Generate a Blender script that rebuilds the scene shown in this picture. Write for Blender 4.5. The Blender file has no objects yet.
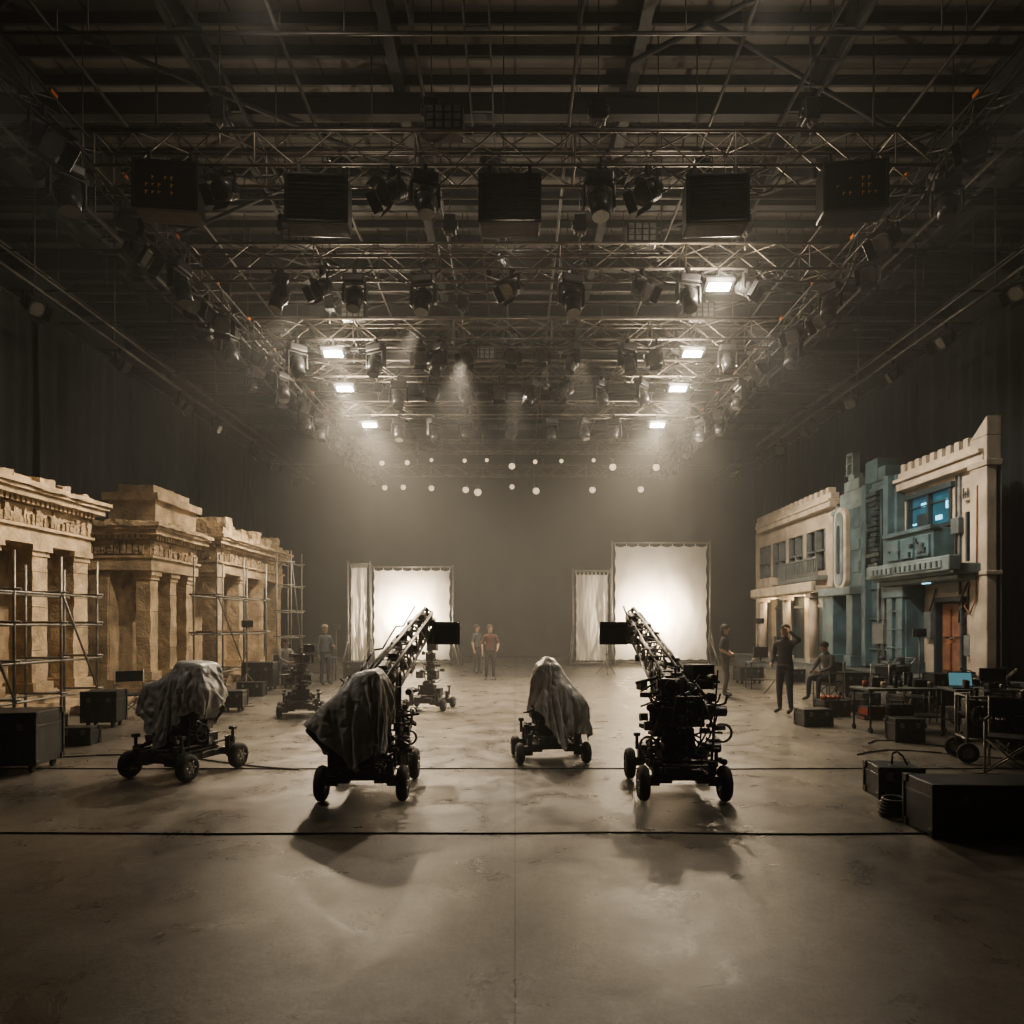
import bpy, math, random
from mathutils import Vector, Matrix, noise
random.seed(7)
scene=bpy.context.scene
COL=scene.collection
V=Vector
try: scene.view_settings.look='AgX - Medium High Contrast'
except Exception: pass
# ------------------------------------------------------------------ materials
MATS={}
def mat(name,col,rough=.6,metal=0.,var=.25,scale=6.,bump=.0,emit=None,estr=0.,spec=.5,bscale=None,samp=False):
    if name in MATS: return MATS[name]
    m=bpy.data.materials.new(name); m.use_nodes=True
    nt=m.node_tree; N=nt.nodes; L=nt.links
    b=N['Principled BSDF']
    b.inputs['Roughness'].default_value=rough
    b.inputs['Metallic'].default_value=metal
    b.inputs['Specular IOR Level'].default_value=spec
    tc=N.new('ShaderNodeTexCoord')
    nz=N.new('ShaderNodeTexNoise'); nz.inputs['Scale'].default_value=scale; nz.inputs['Detail'].default_value=6
    L.new(tc.outputs['Object'],nz.inputs['Vector'])
    r=N.new('ShaderNodeValToRGB')
    e=r.color_ramp.elements
    e[0].position=.3; e[1].position=.72
    e[0].color=(*[c*(1-var) for c in col],1); e[1].color=(*[min(1,c*(1+var)) for c in col],1)
    L.new(nz.outputs['Fac'],r.inputs['Fac']); L.new(r.outputs['Color'],b.inputs['Base Color'])
    if bump>0:
        n2=N.new('ShaderNodeTexNoise'); n2.inputs['Scale'].default_value=bscale or scale*4; n2.inputs['Detail'].default_value=8
        L.new(tc.outputs['Object'],n2.inputs['Vector'])
        bp=N.new('ShaderNodeBump'); bp.inputs['Strength'].default_value=bump; bp.inputs['Distance'].default_value=.03
        L.new(n2.outputs['Fac'],bp.inputs['Height']); L.new(bp.outputs['Normal'],b.inputs['Normal'])
    if emit:
        b.inputs['Emission Color'].default_value=(*emit,1); b.inputs['Emission Strength'].default_value=estr
        if not samp: m.cycles.emission_sampling='NONE'
    MATS[name]=m
    return m
BLK=mat('black_metal',(.028,.028,.030),.34,.5,.4,12)
BLK2=mat('black_plastic',(.034,.034,.037),.36,0,.3,10)
DGRY=mat('dark_grey_metal',(.085,.083,.08),.36,.6,.35,12)
GRYM=mat('grey_metal',(.24,.235,.225),.4,.7,.3,14)
STEEL=mat('galvanised_steel',(.26,.245,.22),.5,.6,.3,9)
TRUSSM=mat('truss_aluminium',(.17,.15,.13),.42,.55,.4,5)
PIPEM=mat('dark_pipe_steel',(.065,.062,.058),.45,.5,.3,5)
RUB=mat('rubber',(.015,.015,.015),.75,0,.3,20)
BEAM=mat('roof_beam_steel',(.017,.018,.018),.7,.1,.3,3)
GLASS=mat('dark_glass',(.01,.012,.014),.12,0,.1,3)
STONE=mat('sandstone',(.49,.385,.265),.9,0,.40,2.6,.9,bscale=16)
STONE2=mat('sandstone_dark',(.39,.305,.21),.9,0,.42,3.,.9,bscale=20)  # darker sandstone tone for bases, walls, reliefs and rubble
CREAM=mat('cream_plaster',(.42,.355,.285),.8,0,.32,1.6,.4)
CREAM2=mat('cream_trim',(.46,.39,.31),.75,0,.28,3,.3)
BLUE=mat('weathered_blue_paint',(.072,.125,.142),.55,.1,.5,2.2,.3)
TEALP=mat('pale_teal_paint',(.15,.19,.195),.6,.0,.4,2.2,.25)
BLUED=mat('dark_blue_panel',(.025,.045,.055),.5,.2,.3,4,.1)
GREYP=mat('grey_paint',(.12,.135,.135),.6,0,.3,4,.1)
ORANGE=mat('rust_orange_door',(.21,.095,.055),.6,0,.4,5,.2)
CYAN=mat('cyan_light',(.1,.5,.7),.4,0,0,1,emit=(.3,.75,1.),estr=1.8)
CYAND=mat('blue_window_glow',(.02,.08,.12),.2,0,.5,3,emit=(.05,.28,.42),estr=.20)
AMBER=mat('amber_display',(.2,.1,.02),.4,0,.3,20,emit=(1.,.45,.05),estr=.06)
WARMGLOW=mat('lamp_glow',(1,.9,.7),.4,0,0,1,emit=(1.,.89,.73),estr=100,samp=True)
WARMDIM=mat('dim_lamp_glow',(1,.8,.5),.4,0,0,1,emit=(1.,.80,.58),estr=.75)
WARMLED=mat('warm_downlight',(1,.8,.5),.4,0,0,1,emit=(1.,.7,.4),estr=5)
LENS=mat('lens_glass',(.03,.03,.03),.08,0,.1,3,spec=.9)
TARP=mat('grey_tarpaulin',(.44,.435,.42),.36,0,.28,5,.5,bscale=16)
CABLEM=mat('cable_rubber',(.012,.012,.012),.6)
CASEM=mat('flight_case_laminate',(.022,.026,.030),.38,0,.3,8,.05)
WOOD=mat('plywood',(.22,.14,.08),.6,0,.3,7,.1)
RED=mat('red_plastic',(.30,.04,.02),.5)
ORF=mat('orange_fruit_skin',(.5,.14,.03),.5)
SKIN=mat('skin',(.44,.27,.19),.55,0,.1,8)
DARKCLOTH=mat('black_drape_cloth',(.020,.025,.028),.95,0,.3,1.5,.2)
BACK=mat('backdrop_cloth',(.028,.030,.031),.95,0,.2,.6)
# floor
def floormat():
    m=bpy.data.materials.new('stage_concrete'); m.use_nodes=True
    nt=m.node_tree;N=nt.nodes;L=nt.links;b=N['Principled BSDF']
    tc=N.new('ShaderNodeTexCoord')
    def nz(s,d=6,r=.6,dist=0):
        n=N.new('ShaderNodeTexNoise');n.inputs['Scale'].default_value=s;n.inputs['Detail'].default_value=d;n.inputs['Roughness'].default_value=r;n.inputs['Distortion'].default_value=dist
        L.new(tc.outputs['Object'],n.inputs['Vector']);return n
    def ramp(src,p0,c0,p1,c1):
        r=N.new('ShaderNodeValToRGB');e=r.color_ramp.elements
        e[0].position=p0;e[0].color=(*c0,1);e[1].position=p1;e[1].color=(*c1,1);L.new(src.outputs['Fac'],r.inputs['Fac']);return r
    def mul(a,b_,f):
        mx=N.new('ShaderNodeMixRGB');mx.blend_type='MULTIPLY';mx.inputs['Fac'].default_value=f
        L.new(a.outputs['Color'],mx.inputs['Color1']);L.new(b_.outputs['Color'],mx.inputs['Color2']);return mx
    a=nz(.8,12,.74,.4);c=nz(40,10,.85);s=nz(1.7,10,.7,.5);g=nz(9,12,.8)
    r=ramp(a,.34,(.135,.125,.112),.66,(.26,.24,.212))
    r2=ramp(c,.40,(.35,.35,.35),.54,(1,1,1))
    r3=ramp(s,.34,(.62,.61,.6),.56,(1,1,1))
    r4=ramp(g,.40,(.55,.54,.52),.55,(1,1,1))
    mx=mul(mul(mul(r,r2,.7),r3,.6),r4,.6)
    sp=N.new('ShaderNodeSeparateXYZ');L.new(tc.outputs['Object'],sp.inputs['Vector'])
    ab=N.new('ShaderNodeMath');ab.operation='ABSOLUTE';L.new(sp.outputs['X'],ab.inputs[0])
    gt=N.new('ShaderNodeMath');gt.operation='LESS_THAN';gt.inputs[1].default_value=.006;L.new(ab.outputs[0],gt.inputs[0])
    mx2=N.new('ShaderNodeMixRGB');L.new(gt.outputs[0],mx2.inputs['Fac']);L.new(mx.outputs['Color'],mx2.inputs['Color1']);mx2.inputs['Color2'].default_value=(.03,.027,.023,1)
    L.new(mx2.outputs['Color'],b.inputs['Base Color'])
    mr=N.new('ShaderNodeMapRange');mr.inputs['From Min'].default_value=.35;mr.inputs['From Max'].default_value=.65
    mr.inputs['To Min'].default_value=.24;mr.inputs['To Max'].default_value=.44
    L.new(s.outputs['Fac'],mr.inputs['Value']);L.new(mr.outputs['Result'],b.inputs['Roughness'])
    bp=N.new('ShaderNodeBump');bp.inputs['Strength'].default_value=.7;bp.inputs['Distance'].default_value=.006
    L.new(g.outputs['Fac'],bp.inputs['Height']);L.new(bp.outputs['Normal'],b.inputs['Normal'])
    return m
FLOORM=floormat()
def roofmat():
    m=bpy.data.materials.new('roof_deck'); m.use_nodes=True
    nt=m.node_tree;N=nt.nodes;L=nt.links;b=N['Principled BSDF'];b.inputs['Roughness'].default_value=.8
    tc=N.new('ShaderNodeTexCoord')
    br=N.new('ShaderNodeTexBrick');br.offset=0;br.inputs['Scale'].default_value=.4;br.inputs['Color1'].default_value=(.15,.135,.12,1);br.inputs['Color2'].default_value=(.20,.185,.165,1);br.inputs['Mortar'].default_value=(.05,.05,.05,1)
    br.inputs['Mortar Size'].default_value=.01
    nz=N.new('ShaderNodeTexNoise');nz.inputs['Scale'].default_value=.8;nz.inputs['Detail'].default_value=8
    mx=N.new('ShaderNodeMixRGB');mx.blend_type='MULTIPLY';mx.inputs['Fac'].default_value=.8
    L.new(tc.outputs['Object'],br.inputs['Vector']);L.new(tc.outputs['Object'],nz.inputs['Vector']);L.new(br.outputs['Color'],mx.inputs['Color1']);L.new(nz.outputs['Fac'],mx.inputs['Color2']);L.new(mx.outputs['Color'],b.inputs['Base Color'])
    return m
ROOFM=roofmat()
def screenmat():
    m=bpy.data.materials.new('white_muslin'); m.use_nodes=True
    nt=m.node_tree;N=nt.nodes;L=nt.links
    for n in list(N):
        if n.type!='OUTPUT_MATERIAL': N.remove(n)
    o=[n for n in N][0]
    d=N.new('ShaderNodeBsdfDiffuse');d.inputs['Color'].default_value=(.88,.85,.78,1)
    t=N.new('ShaderNodeBsdfTranslucent');t.inputs['Color'].default_value=(.95,.87,.75,1)
    tc=N.new('ShaderNodeTexCoord');nz=N.new('ShaderNodeTexNoise');nz.inputs['Scale'].default_value=1.5
    L.new(tc.outputs['Object'],nz.inputs['Vector'])
    bp=N.new('ShaderNodeBump');bp.inputs['Strength'].default_value=.5;bp.inputs['Distance'].default_value=.15;L.new(nz.outputs['Fac'],bp.inputs['Height'])
    L.new(bp.outputs['Normal'],d.inputs['Normal'])
    mx=N.new('ShaderNodeMixShader');mx.inputs[0].default_value=.5
    L.new(d.outputs[0],mx.inputs[1]);L.new(t.outputs[0],mx.inputs[2]);L.new(mx.outputs[0],o.inputs['Surface'])
    return m
MUSLIN=screenmat()
# ------------------------------------------------------------------ mesh builder
class MB:
    def __init__(s): s.v=[];s.f=[];s.m=[];s.s=[];s.cm=0
    def add(s,vs,fs,smooth=False):
        o=len(s.v); s.v+=[tuple(v) for v in vs]
        for f in fs: s.f.append([i+o for i in f]); s.m.append(s.cm); s.s.append(smooth)
        return s
    def bb(s,x0,x1,y0,y1,z0,z1):
        vs=[(x,y,z) for x in(x0,x1) for y in(y0,y1) for z in(z0,z1)]
        return s.add(vs,[(0,1,3,2),(4,6,7,5),(0,4,5,1),(2,3,7,6),(0,2,6,4),(1,5,7,3)])
    def box(s,c,sz,R=None):
        R=R or Matrix.Identity(3); c=V(c)
        vs=[c+R@V((x*sz[0]/2,y*sz[1]/2,z*sz[2]/2)) for x in(-1,1) for y in(-1,1) for z in(-1,1)]
        return s.add(vs,[(0,1,3,2),(4,6,7,5),(0,4,5,1),(2,3,7,6),(0,2,6,4),(1,5,7,3)])
    def cyl(s,p0,p1,r0,r1=None,n=10,caps=True,smooth=True):
        r1=r0 if r1 is None else r1; p0=V(p0);p1=V(p1);d=(p1-p0)
        if d.length<1e-6: return s
        q=d.to_track_quat('Z','Y').to_matrix()
        vs=[]
        for p,r in((p0,r0),(p1,r1)):
            for i in range(n):
                a=2*math.pi*i/n; vs.append(p+q@V((math.cos(a)*r,math.sin(a)*r,0)))
        s.add(vs,[(i,(i+1)%n,n+(i+1)%n,n+i) for i in range(n)],smooth)
        if caps: 
            o=len(s.v)-2*n
            s.f.append([o+i for i in range(n)][::-1]);s.m.append(s.cm);s.s.append(False)
            s.f.append([o+n+i for i in range(n)]);s.m.append(s.cm);s.s.append(False)
        return s
    def path(s,pts,r,n=6):
        for a,b in zip(pts[:-1],pts[1:]): s.cyl(a,b,r,r,n)
        return s
    def ell(s,c,r,nu=14,nv=9,R=None):
        c=V(c);R=R or Matrix.Identity(3);vs=[c+R@V((0,0,r[2]))]
        for j in range(1,nv):
            t=math.pi*j/nv
            for i in range(nu):
                a=2*math.pi*i/nu; vs.append(c+R@V((r[0]*math.sin(t)*math.cos(a),r[1]*math.sin(t)*math.sin(a),r[2]*math.cos(t))))
        vs.append(c+R@V((0,0,-r[2])))
        fs=[(0,1+i,1+(i+1)%nu) for i in range(nu)]
        for j in range(nv-2):
            for i in range(nu):
                a=1+j*nu+i;b=1+j*nu+(i+1)%nu; fs.append((a,a+nu,b+nu,b))
        l=len(vs)-1
        fs+=[(l,1+(nv-2)*nu+(i+1)%nu,1+(nv-2)*nu+i) for i in range(nu)]
        return s.add(vs,fs,True)
    def torus(s,c,ax,R,r,nu=24,nv=8):
        c=V(c);q=V(ax).to_track_quat('Z','Y').to_matrix();vs=[]
        for i in range(nu):
            a=2*math.pi*i/nu
            for j in range(nv):
                b=2*math.pi*j/nv; vs.append(c+q@V(((R+r*math.cos(b))*math.cos(a),(R+r*math.cos(b))*math.sin(a),r*math.sin(b))))
        fs=[(i*nv+j,((i+1)%nu)*nv+j,((i+1)%nu)*nv+(j+1)%nv,i*nv+(j+1)%nv) for i in range(nu) for j in range(nv)]
        return s.add(vs,fs,True)
    def rbox(s,x0,x1,y0,y1,z0,z1,seg=.22,amp=.03,fr=2.2):
        L=[x1-x0,y1-y0,z1-z0]; n=[max(1,min(24,int(round(l/seg)))) for l in L]
        idx={};vs=[];fs=[]
        def vid(i,j,k):
            key=(i,j,k)
            if key not in idx:
                p=V((x0+L[0]*i/n[0],y0+L[1]*j/n[1],z0+L[2]*k/n[2]))
                q=p+noise.noise_vector(p*fr)*amp+noise.noise_vector(p*fr*4)*amp*.5
                idx[key]=len(vs);vs.append(q)
            return idx[key]
        for k in(0,n[2]):
            for i in range(n[0]):
                for j in range(n[1]):
                    f=[vid(i,j,k),vid(i+1,j,k),vid(i+1,j+1,k),vid(i,j+1,k)]; fs.append(f if k else f[::-1])
        for j in(0,n[1]):
            for i in range(n[0]):
                for k in range(n[2]):
                    f=[vid(i,j,k),vid(i,j,k+1),vid(i+1,j,k+1),vid(i+1,j,k)]; fs.append(f if j else f[::-1])
        for i in(0,n[0]):
            for j in range(n[1]):
                for k in range(n[2]):
                    f=[vid(i,j,k),vid(i,j+1,k),vid(i,j+1,k+1),vid(i,j,k+1)]; fs.append(f if i else f[::-1])
        return s.add(vs,fs)
    def mesh(s,name,mats):
        me=bpy.data.meshes.new(name); me.from_pydata(s.v,[],s.f)
        for m in(mats if isinstance(mats,(list,tuple)) else [mats]): me.materials.append(m)
        me.polygons.foreach_set('material_index',s.m); me.polygons.foreach_set('use_smooth',s.s)
        me.update(); return me
def link(o,parent=None):
    COL.objects.link(o)
    if parent: o.parent=parent
    return o
def meta(o,label,cat,group=None,kind=None):
    if label:o['label']=label
    if cat:o['category']=cat
    if group:o['group']=group
    if kind:o['kind']=kind
    return o
def root(name,label,cat,loc=(0,0,0),rz=0,group=None,sc=1):
    e=bpy.data.objects.new(name,None); e.empty_display_size=.2; COL.objects.link(e)
    e.location=loc; e.rotation_euler=(0,0,rz); e.scale=(sc,sc,sc)
    return meta(e,label,cat,group)
def part(parent,name,mb,mats,bev=0,label=None):
    o=bpy.data.objects.new(name,mb.mesh(name,mats)); link(o,parent)
    if bev:
        b=o.modifiers.new('bevel','BEVEL');b.width=bev;b.segments=2;b.limit_method='ANGLE'
    if label:o['label']=label
    return o
def solo(name,mb,mats,label,cat,group=None,kind=None,bev=0,loc=(0,0,0),rz=0):
    o=part(None,name,mb,mats,bev); o.location=loc; o.rotation_euler=(0,0,rz)
    return meta(o,label,cat,group,kind)
def clone(src,loc,rot=None,label=None,sc=None):
    def rec(o,p):
        c=o.copy(); COL.objects.link(c)
        if p: c.parent=p; c.matrix_parent_inverse=o.matrix_parent_inverse.copy()
        for ch in list(o.children): rec(ch,c)
        return c
    r=rec(src,None); r.location=loc
    if rot is not None: r.rotation_euler=rot
    if label: r['label']=label
    if sc: r.scale=(sc,sc,sc)
    return r
RZ=lambda a:Matrix.Rotation(a,3,'Z')
RX=lambda a:Matrix.Rotation(a,3,'X')
RY=lambda a:Matrix.Rotation(a,3,'Y')
# ------------------------------------------------------------------ cloth drapes (simulated first, baked to meshes)
def drape(colliders,size,z,center=(0,0),rz=0,frames=50,res=62):
    tmp=[]
    for c,sz,R in colliders:
        mb=MB(); mb.box(c,sz,R)
        o=bpy.data.objects.new('tmpc',mb.mesh('tmpc',BLK)); COL.objects.link(o)
        b=o.modifiers.new('b','BEVEL'); b.width=.05; b.segments=3
        o.modifiers.new('c','COLLISION'); o.collision.thickness_outer=.012; o.collision.cloth_friction=30; tmp.append(o)
    mb=MB(); mb.bb(-3,3,-3,3,-.3,0.02); o=bpy.data.objects.new('tmpf',mb.mesh('tmpf',BLK)); COL.objects.link(o); o.modifiers.new('c','COLLISION'); o.collision.thickness_outer=.01; tmp.append(o)
    vs=[];fs=[]
    for j in range(res+1):
        for i in range(res+1):
            x=(i/res-.5)*size[0]; y=(j/res-.5)*size[1]
            k=1-.10*(abs(i/res-.5)*2)**4*(abs(j/res-.5)*2)**4
            p=RZ(rz)@V((x*k,y*k,0)); vs.append((p.x+center[0],p.y+center[1],z+.07*noise.noise(V((x*5,y*5,z)))+.04*noise.noise(V((x*14,y*14,z)))))
    for j in range(res):
        for i in range(res):
            a=j*(res+1)+i; fs.append((a,a+1,a+res+2,a+res+1))
    me=bpy.data.meshes.new('tarp'); me.from_pydata(vs,[],fs); me.update()
    o=bpy.data.objects.new('tmpcloth',me); COL.objects.link(o)
    cm=o.modifiers.new('cloth','CLOTH'); st=cm.settings; st.quality=7; st.mass=.35; st.tension_stiffness=22; st.compression_stiffness=18; st.shear_stiffness=6; st.bending_stiffness=.03; st.air_damping=1.2
    cm.collision_settings.use_self_collision=False; cm.collision_settings.distance_min=.012
    cm.point_cache.frame_end=frames+2
    for f in range(1,frames+1): scene.frame_set(f)
    dg=bpy.context.evaluated_depsgraph_get()
    r=bpy.data.meshes.new_from_object(o.evaluated_get(dg))
    scene.frame_set(1)
    bpy.data.objects.remove(o)
    for t in tmp: bpy.data.objects.remove(t)
    r.materials.clear(); r.materials.append(TARP)
    for p in r.polygons: p.use_smooth=True
    return r
def tarp_obj(me,label,loc,rz=0):
    me.name='tarpaulin'
    o=bpy.data.objects.new('tarpaulin',me); COL.objects.link(o); o.location=loc; o.rotation_euler=(0,0,rz)
    s=o.modifiers.new('s','SOLIDIFY'); s.thickness=.006
    s=o.modifiers.new('ss','SUBSURF'); s.levels=1; s.render_levels=1
    meta(o,label,'tarpaulin','tarpaulins over camera gear'); return o
COLL1=[((-.14,-.05,.80),(.62,.5,.34),RY(-.75)),((.16,0,1.04),(.26,.36,.46),RY(-.2)),((0,-.05,.45),(.5,.5,.3),None)]
COLL3=[((-.04,0,.86),(.66,.5,.5),RY(-.2)),((.16,0,1.16),(.34,.36,.28),RY(.1)),((-.32,.0,.88),(.3,.38,.3),RY(-.6)),((.3,-.05,.86),(.24,.36,.4),RY(.3))]
COLL4=[((-.04,0,.98),(.28,.34,.52),RY(.1)),((-.02,0,1.24),(.16,.2,.14),RY(.3)),((.12,-.1,.72),(.48,.42,.44),RY(.75))]
D1=drape(COLL1,(1.38,1.75),1.40,center=(.03,-.05),rz=.35)
D3=drape(COLL3,(1.55,1.6),1.44,center=(-.02,-.05),rz=.5)
D4=drape(COLL4,(1.4,1.85),1.42,center=(.08,-.12),rz=.75)
# ------------------------------------------------------------------ room
HC=12.5
solo('floor',MB().bb(-14,14,-4,39,-.2,0),FLOORM,'worn concrete studio floor with a centre joint','floor',kind='structure')
solo('wall_back',MB().bb(-14,14,38.6,39,0,HC),BACK,'dark far studio wall','wall',kind='structure')
solo('wall_left',MB().bb(-14.3,-14,-4,39,0,HC),BACK,'dark studio side wall','wall',kind='structure')
solo('wall_right',MB().bb(14,14.3,-4,39,0,HC),BACK,'dark studio side wall','wall',kind='structure')
solo('ceiling',MB().bb(-14.3,14.3,-4,39,HC,HC+.2),ROOFM,'dark panelled studio roof deck','ceiling',kind='structure')
HT=HC-.002
def curtain(w,h,amp=.14,per=.55,seed=0):
    n=int(w/.07); mb=MB();vs=[];fs=[];nz=10
    for k in range(nz+1):
        for i in range(n+1):
            u=w*i/n; a=amp*(.55+.45*noise.noise(V((u*.5,seed,k*.05))))*(1.1-.3*k/nz)
            off=a*math.sin(2*math.pi*(u/per+.7*noise.noise(V((u*.4,seed,2)))))+.1*noise.noise(V((u*.8,k*.25,seed)))
            vs.append((off,u-w/2,h*k/nz))
    for k in range(nz):
        for i in range(n):
            a=k*(n+1)+i; fs.append((a,a+1,a+n+2,a+n+1))
    mb.add(vs,fs,True); return mb
for side in(-1,1):
    for i,y in enumerate([5,9.9,14.8,19.7,24.6,29.5,34.4]):
        solo('stage_curtain',curtain(4.85 if i<6 else 3.2,10.39,seed=i+side*3.3),DARKCLOTH,'tall black pleated stage curtain against the side wall','curtain','black curtains lining the studio',loc=(side*13.2,y+(2 if i<6 else 1.2),0.01))
    mb=MB(); mb.cyl((side*13.2,2,10.42),(side*13.2,38,10.42),.045,n=8)
    for y in range(3,38,4): mb.cyl((side*13.2,y,10.42),(side*13.2,y,HT),.02,n=6)
    solo('curtain_pipe',mb,PIPEM,'long steel pipe carrying black curtains','pipe')
solo('backdrop',curtain(26,10.43,amp=.03,per=1.6,seed=5),BACK,'smooth dark grey backdrop hung across the studio','backdrop',loc=(0,38.1,.01),rz=math.pi/2)
mb=MB().cyl((-13,38.1,10.47),(13,38.1,10.47),.05)
for x in range(-12,13,4): mb.cyl((x,38.1,10.47),(x,38.1,HT),.02,n=6)
solo('backdrop_pipe',mb,PIPEM,'steel pipe carrying the dark backdrop','pipe')
# roof steel
for i,x in enumerate([-11.5,-9.3,-5.8,-2.2,2.2,5.8,9.3,11.5]):
    mb=MB(); mb.bb(x-.10,x+.10,4,38,HC-.62,HC-.57).bb(x-.025,x+.025,4,38,HC-.6,HT-.04).bb(x-.10,x+.10,4,38,HC-.05,HT)
    solo('roof_beam',mb,BEAM,'dark steel roof beam running lengthways','beam','roof beams')
for i in range(11):
    y=7.6+i*2.9
    mb=MB(); z=HC-1.0
    mb.bb(-13.9,13.9,y-.10,y+.10,z-.04,z).bb(-13.9,13.9,y-.02,y+.02,z,z+.34).bb(-13.9,13.9,y-.10,y+.10,z+.33,z+.376)
    solo('roof_crossbeam',mb,BEAM,'dark steel roof beam running crossways','beam','roof crossbeams')
for i in range(44):
    y=6+i*.7
    solo('roof_purlin',MB().bb(-13.9,13.9,y-.03,y+.03,HC-.2,HT),BEAM,'thin dark steel purlin under the roof deck','purlin','roof purlins')
for i in range(10):
    y=7+i*3.1
    s=1 if i%2 else -1
    for a,b in(((-9*s,y,HC-1.1),(-2*s,y+5.,HC-1.1)),((3*s,y+1,HC-1.15),(10*s,y+5,HC-1.15))):
        solo('roof_brace',MB().cyl(a,b,.045,n=6),BEAM,'diagonal steel roof brace','beam','roof braces')
for x in(-9.9,9.9,-5.2,5.2,-.6):
    mb=MB(); z=HC-1.35
    for dx in(-.2,.2): mb.bb(x+dx-.015,x+dx+.015,5,36,z,z+.1)
    yy=5
    while yy<36: mb.bb(x-.2,x+.2,yy,yy+.05,z,z+.02); yy+=.6
    for yy in range(6,36,5): 
        for dx in(-.2,.2): mb.cyl((x+dx,yy,z+.1),(x+dx,yy,HT),.012,n=5)
    solo('cable_tray',mb,BEAM,'ladder-style steel cable tray under the roof','cable tray','cable trays')
for x in(-12.4,-7.2,-3.7,-1.6,1.0,3.6,7.1,12.4):
    mb=MB().cyl((x,5,HC-1.5),(x,36,HC-1.5),.035,n=6)
    for yy in range(7,36,4): mb.cyl((x,yy,HC-1.5),(x,yy,HT),.012,n=5)
    solo('ceiling_pipe',mb,PIPEM,'thin steel pipe hung lengthways below the roof','pipe','thin ceiling pipes')
for i in range(12):
    y=8.6+i*2.05
    mb=MB().cyl((-13.6,y,HC-1.75),(13.6,y,HC-1.75),.03,n=6)
    for x in(-11,-6.5,-2.6,2.6,6.5,11): mb.cyl((x,y,HC-1.75),(x,y,HT),.012,n=5)
    solo('ceiling_pipe',mb,PIPEM,'thin steel pipe hung crossways below the roof','pipe','thin ceiling pipes')
# ------------------------------------------------------------------ trusses
def truss_mb(p0,p1,s=.5,step=.6,r=.026):
    p0=V(p0);p1=V(p1);d=(p1-p0);L=d.length;d.normalize();side=V((0,0,1)).cross(d).normalized()*s/2;up=V((0,0,s/2))
    mb=MB(); C=[side+up,-side+up,side-up,-side-up]
    for c in C: mb.cyl(p0+c,p1+c,r,n=7)
    n=int(L/step); st=L/n
    for i in range(n):
        a=p0+d*st*i;b=p0+d*st*(i+1)
        if i%2: a,b=b,a
        for q,w in((0,2),(1,3),(0,1),(2,3)): mb.cyl(a+C[q],b+C[w],r*.5,n=5,caps=False)
    for i in range(0,n+1,4):
        a=p0+d*st*i
        for q,w in((0,1),(1,3),(3,2),(2,0)): mb.cyl(a+C[q],a+C[w],r*.6,n=5,caps=False)
    return mb
TZ=9.0
TR=[(10.9,5.75,.52),(14.0,5.6,.5),(17.4,6.0,.5),(20.0,6.2,.45),(23.6,6.6,.45),(28.5,6.8,.45),(33,7,.45)]
SZ={y:s for y,_,s in TR}
for y,hw,s in TR:
    solo('lighting_truss',truss_mb((-6.4,y,TZ),(6.4,y,TZ),s),TRUSSM,'aluminium box lighting truss hung crossways below the roof','truss','crosswise lighting trusses')
SS=.30
for sx in(-1,1):
    solo('lighting_truss',truss_mb((sx*6.62,6.5,TZ),(sx*6.62,35,TZ),SS,.55,.02),PIPEM,'long slim box truss running lengthways','truss','lengthwise lighting trusses')
    mb=MB().cyl((sx*10.3,5,TZ),(sx*10.3,36,TZ),.05,n=8).cyl((sx*10.3,5,TZ+.35),(sx*10.3,36,TZ+.35),.03,n=8)
    for y in range(6,36,3): mb.cyl((sx*10.3,y,TZ),(sx*10.3,y,HT),.018,n=6)
    solo('lighting_pipe',mb,PIPEM,'twin steel lighting pipes hung from the roof','pipe','side lighting pipes')
    mb=MB().cyl((sx*8.4,5,TZ+.9),(sx*8.4,36,TZ+.9),.04,n=8)
    for y in range(6,36,4): mb.cyl((sx*8.4,y,TZ+.9),(sx*8.4,y,HT),.014,n=6)
    solo('lighting_pipe',mb,PIPEM,'single steel lighting pipe hung from the roof','pipe','side lighting pipes')
XP=[(12.3,10.1),(15.3,9.9),(18.7,9.8),(21.8,9.8)]
for y,z in XP:
    mb=MB().cyl((-9,y,z),(9,y,z),.03,n=8)
    for x in(-7.6,-4.2,-.2,3.2,7.7): mb.cyl((x,y,z),(x,y,HT),.012,n=5)
    solo('lighting_pipe',mb,PIPEM,'dark crosswise lighting pipe hung above the trusses','pipe','crosswise lighting pipes')
def hoist():
    r=root('chain_hoist','black chain hoist lifting a lighting truss','hoist',group='truss hoists')
    part(r,'chain',MB().cyl((0,0,.6),(0,0,HT-TZ-.25),.012,n=5),BLK)
    part(r,'motor',MB().box((0,0,.5),(.24,.2,.34)).cyl((-.16,0,.5),(.16,0,.5),.09),BLK,.02)
    part(r,'hook',MB().torus((0,0,.3),(0,1,0),.045,.012,16,6).cyl((0,0,.25),(0,0,0),.018,n=6),STEEL)
    return r
h0=hoist(); h0.location=(-4.6,10.9,TZ+.25)
for y,hw,s in TR:
    for x in(-4.6,-1.3,1.3,4.6):
        if (x,y)==(-4.6,10.9): continue
        clone(h0,(x,y,TZ+.25))
for sx in(-1,1):
    for y in(8.4,12.9,19.8,26,32): clone(h0,(sx*6.62,y,TZ+.15))
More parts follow.
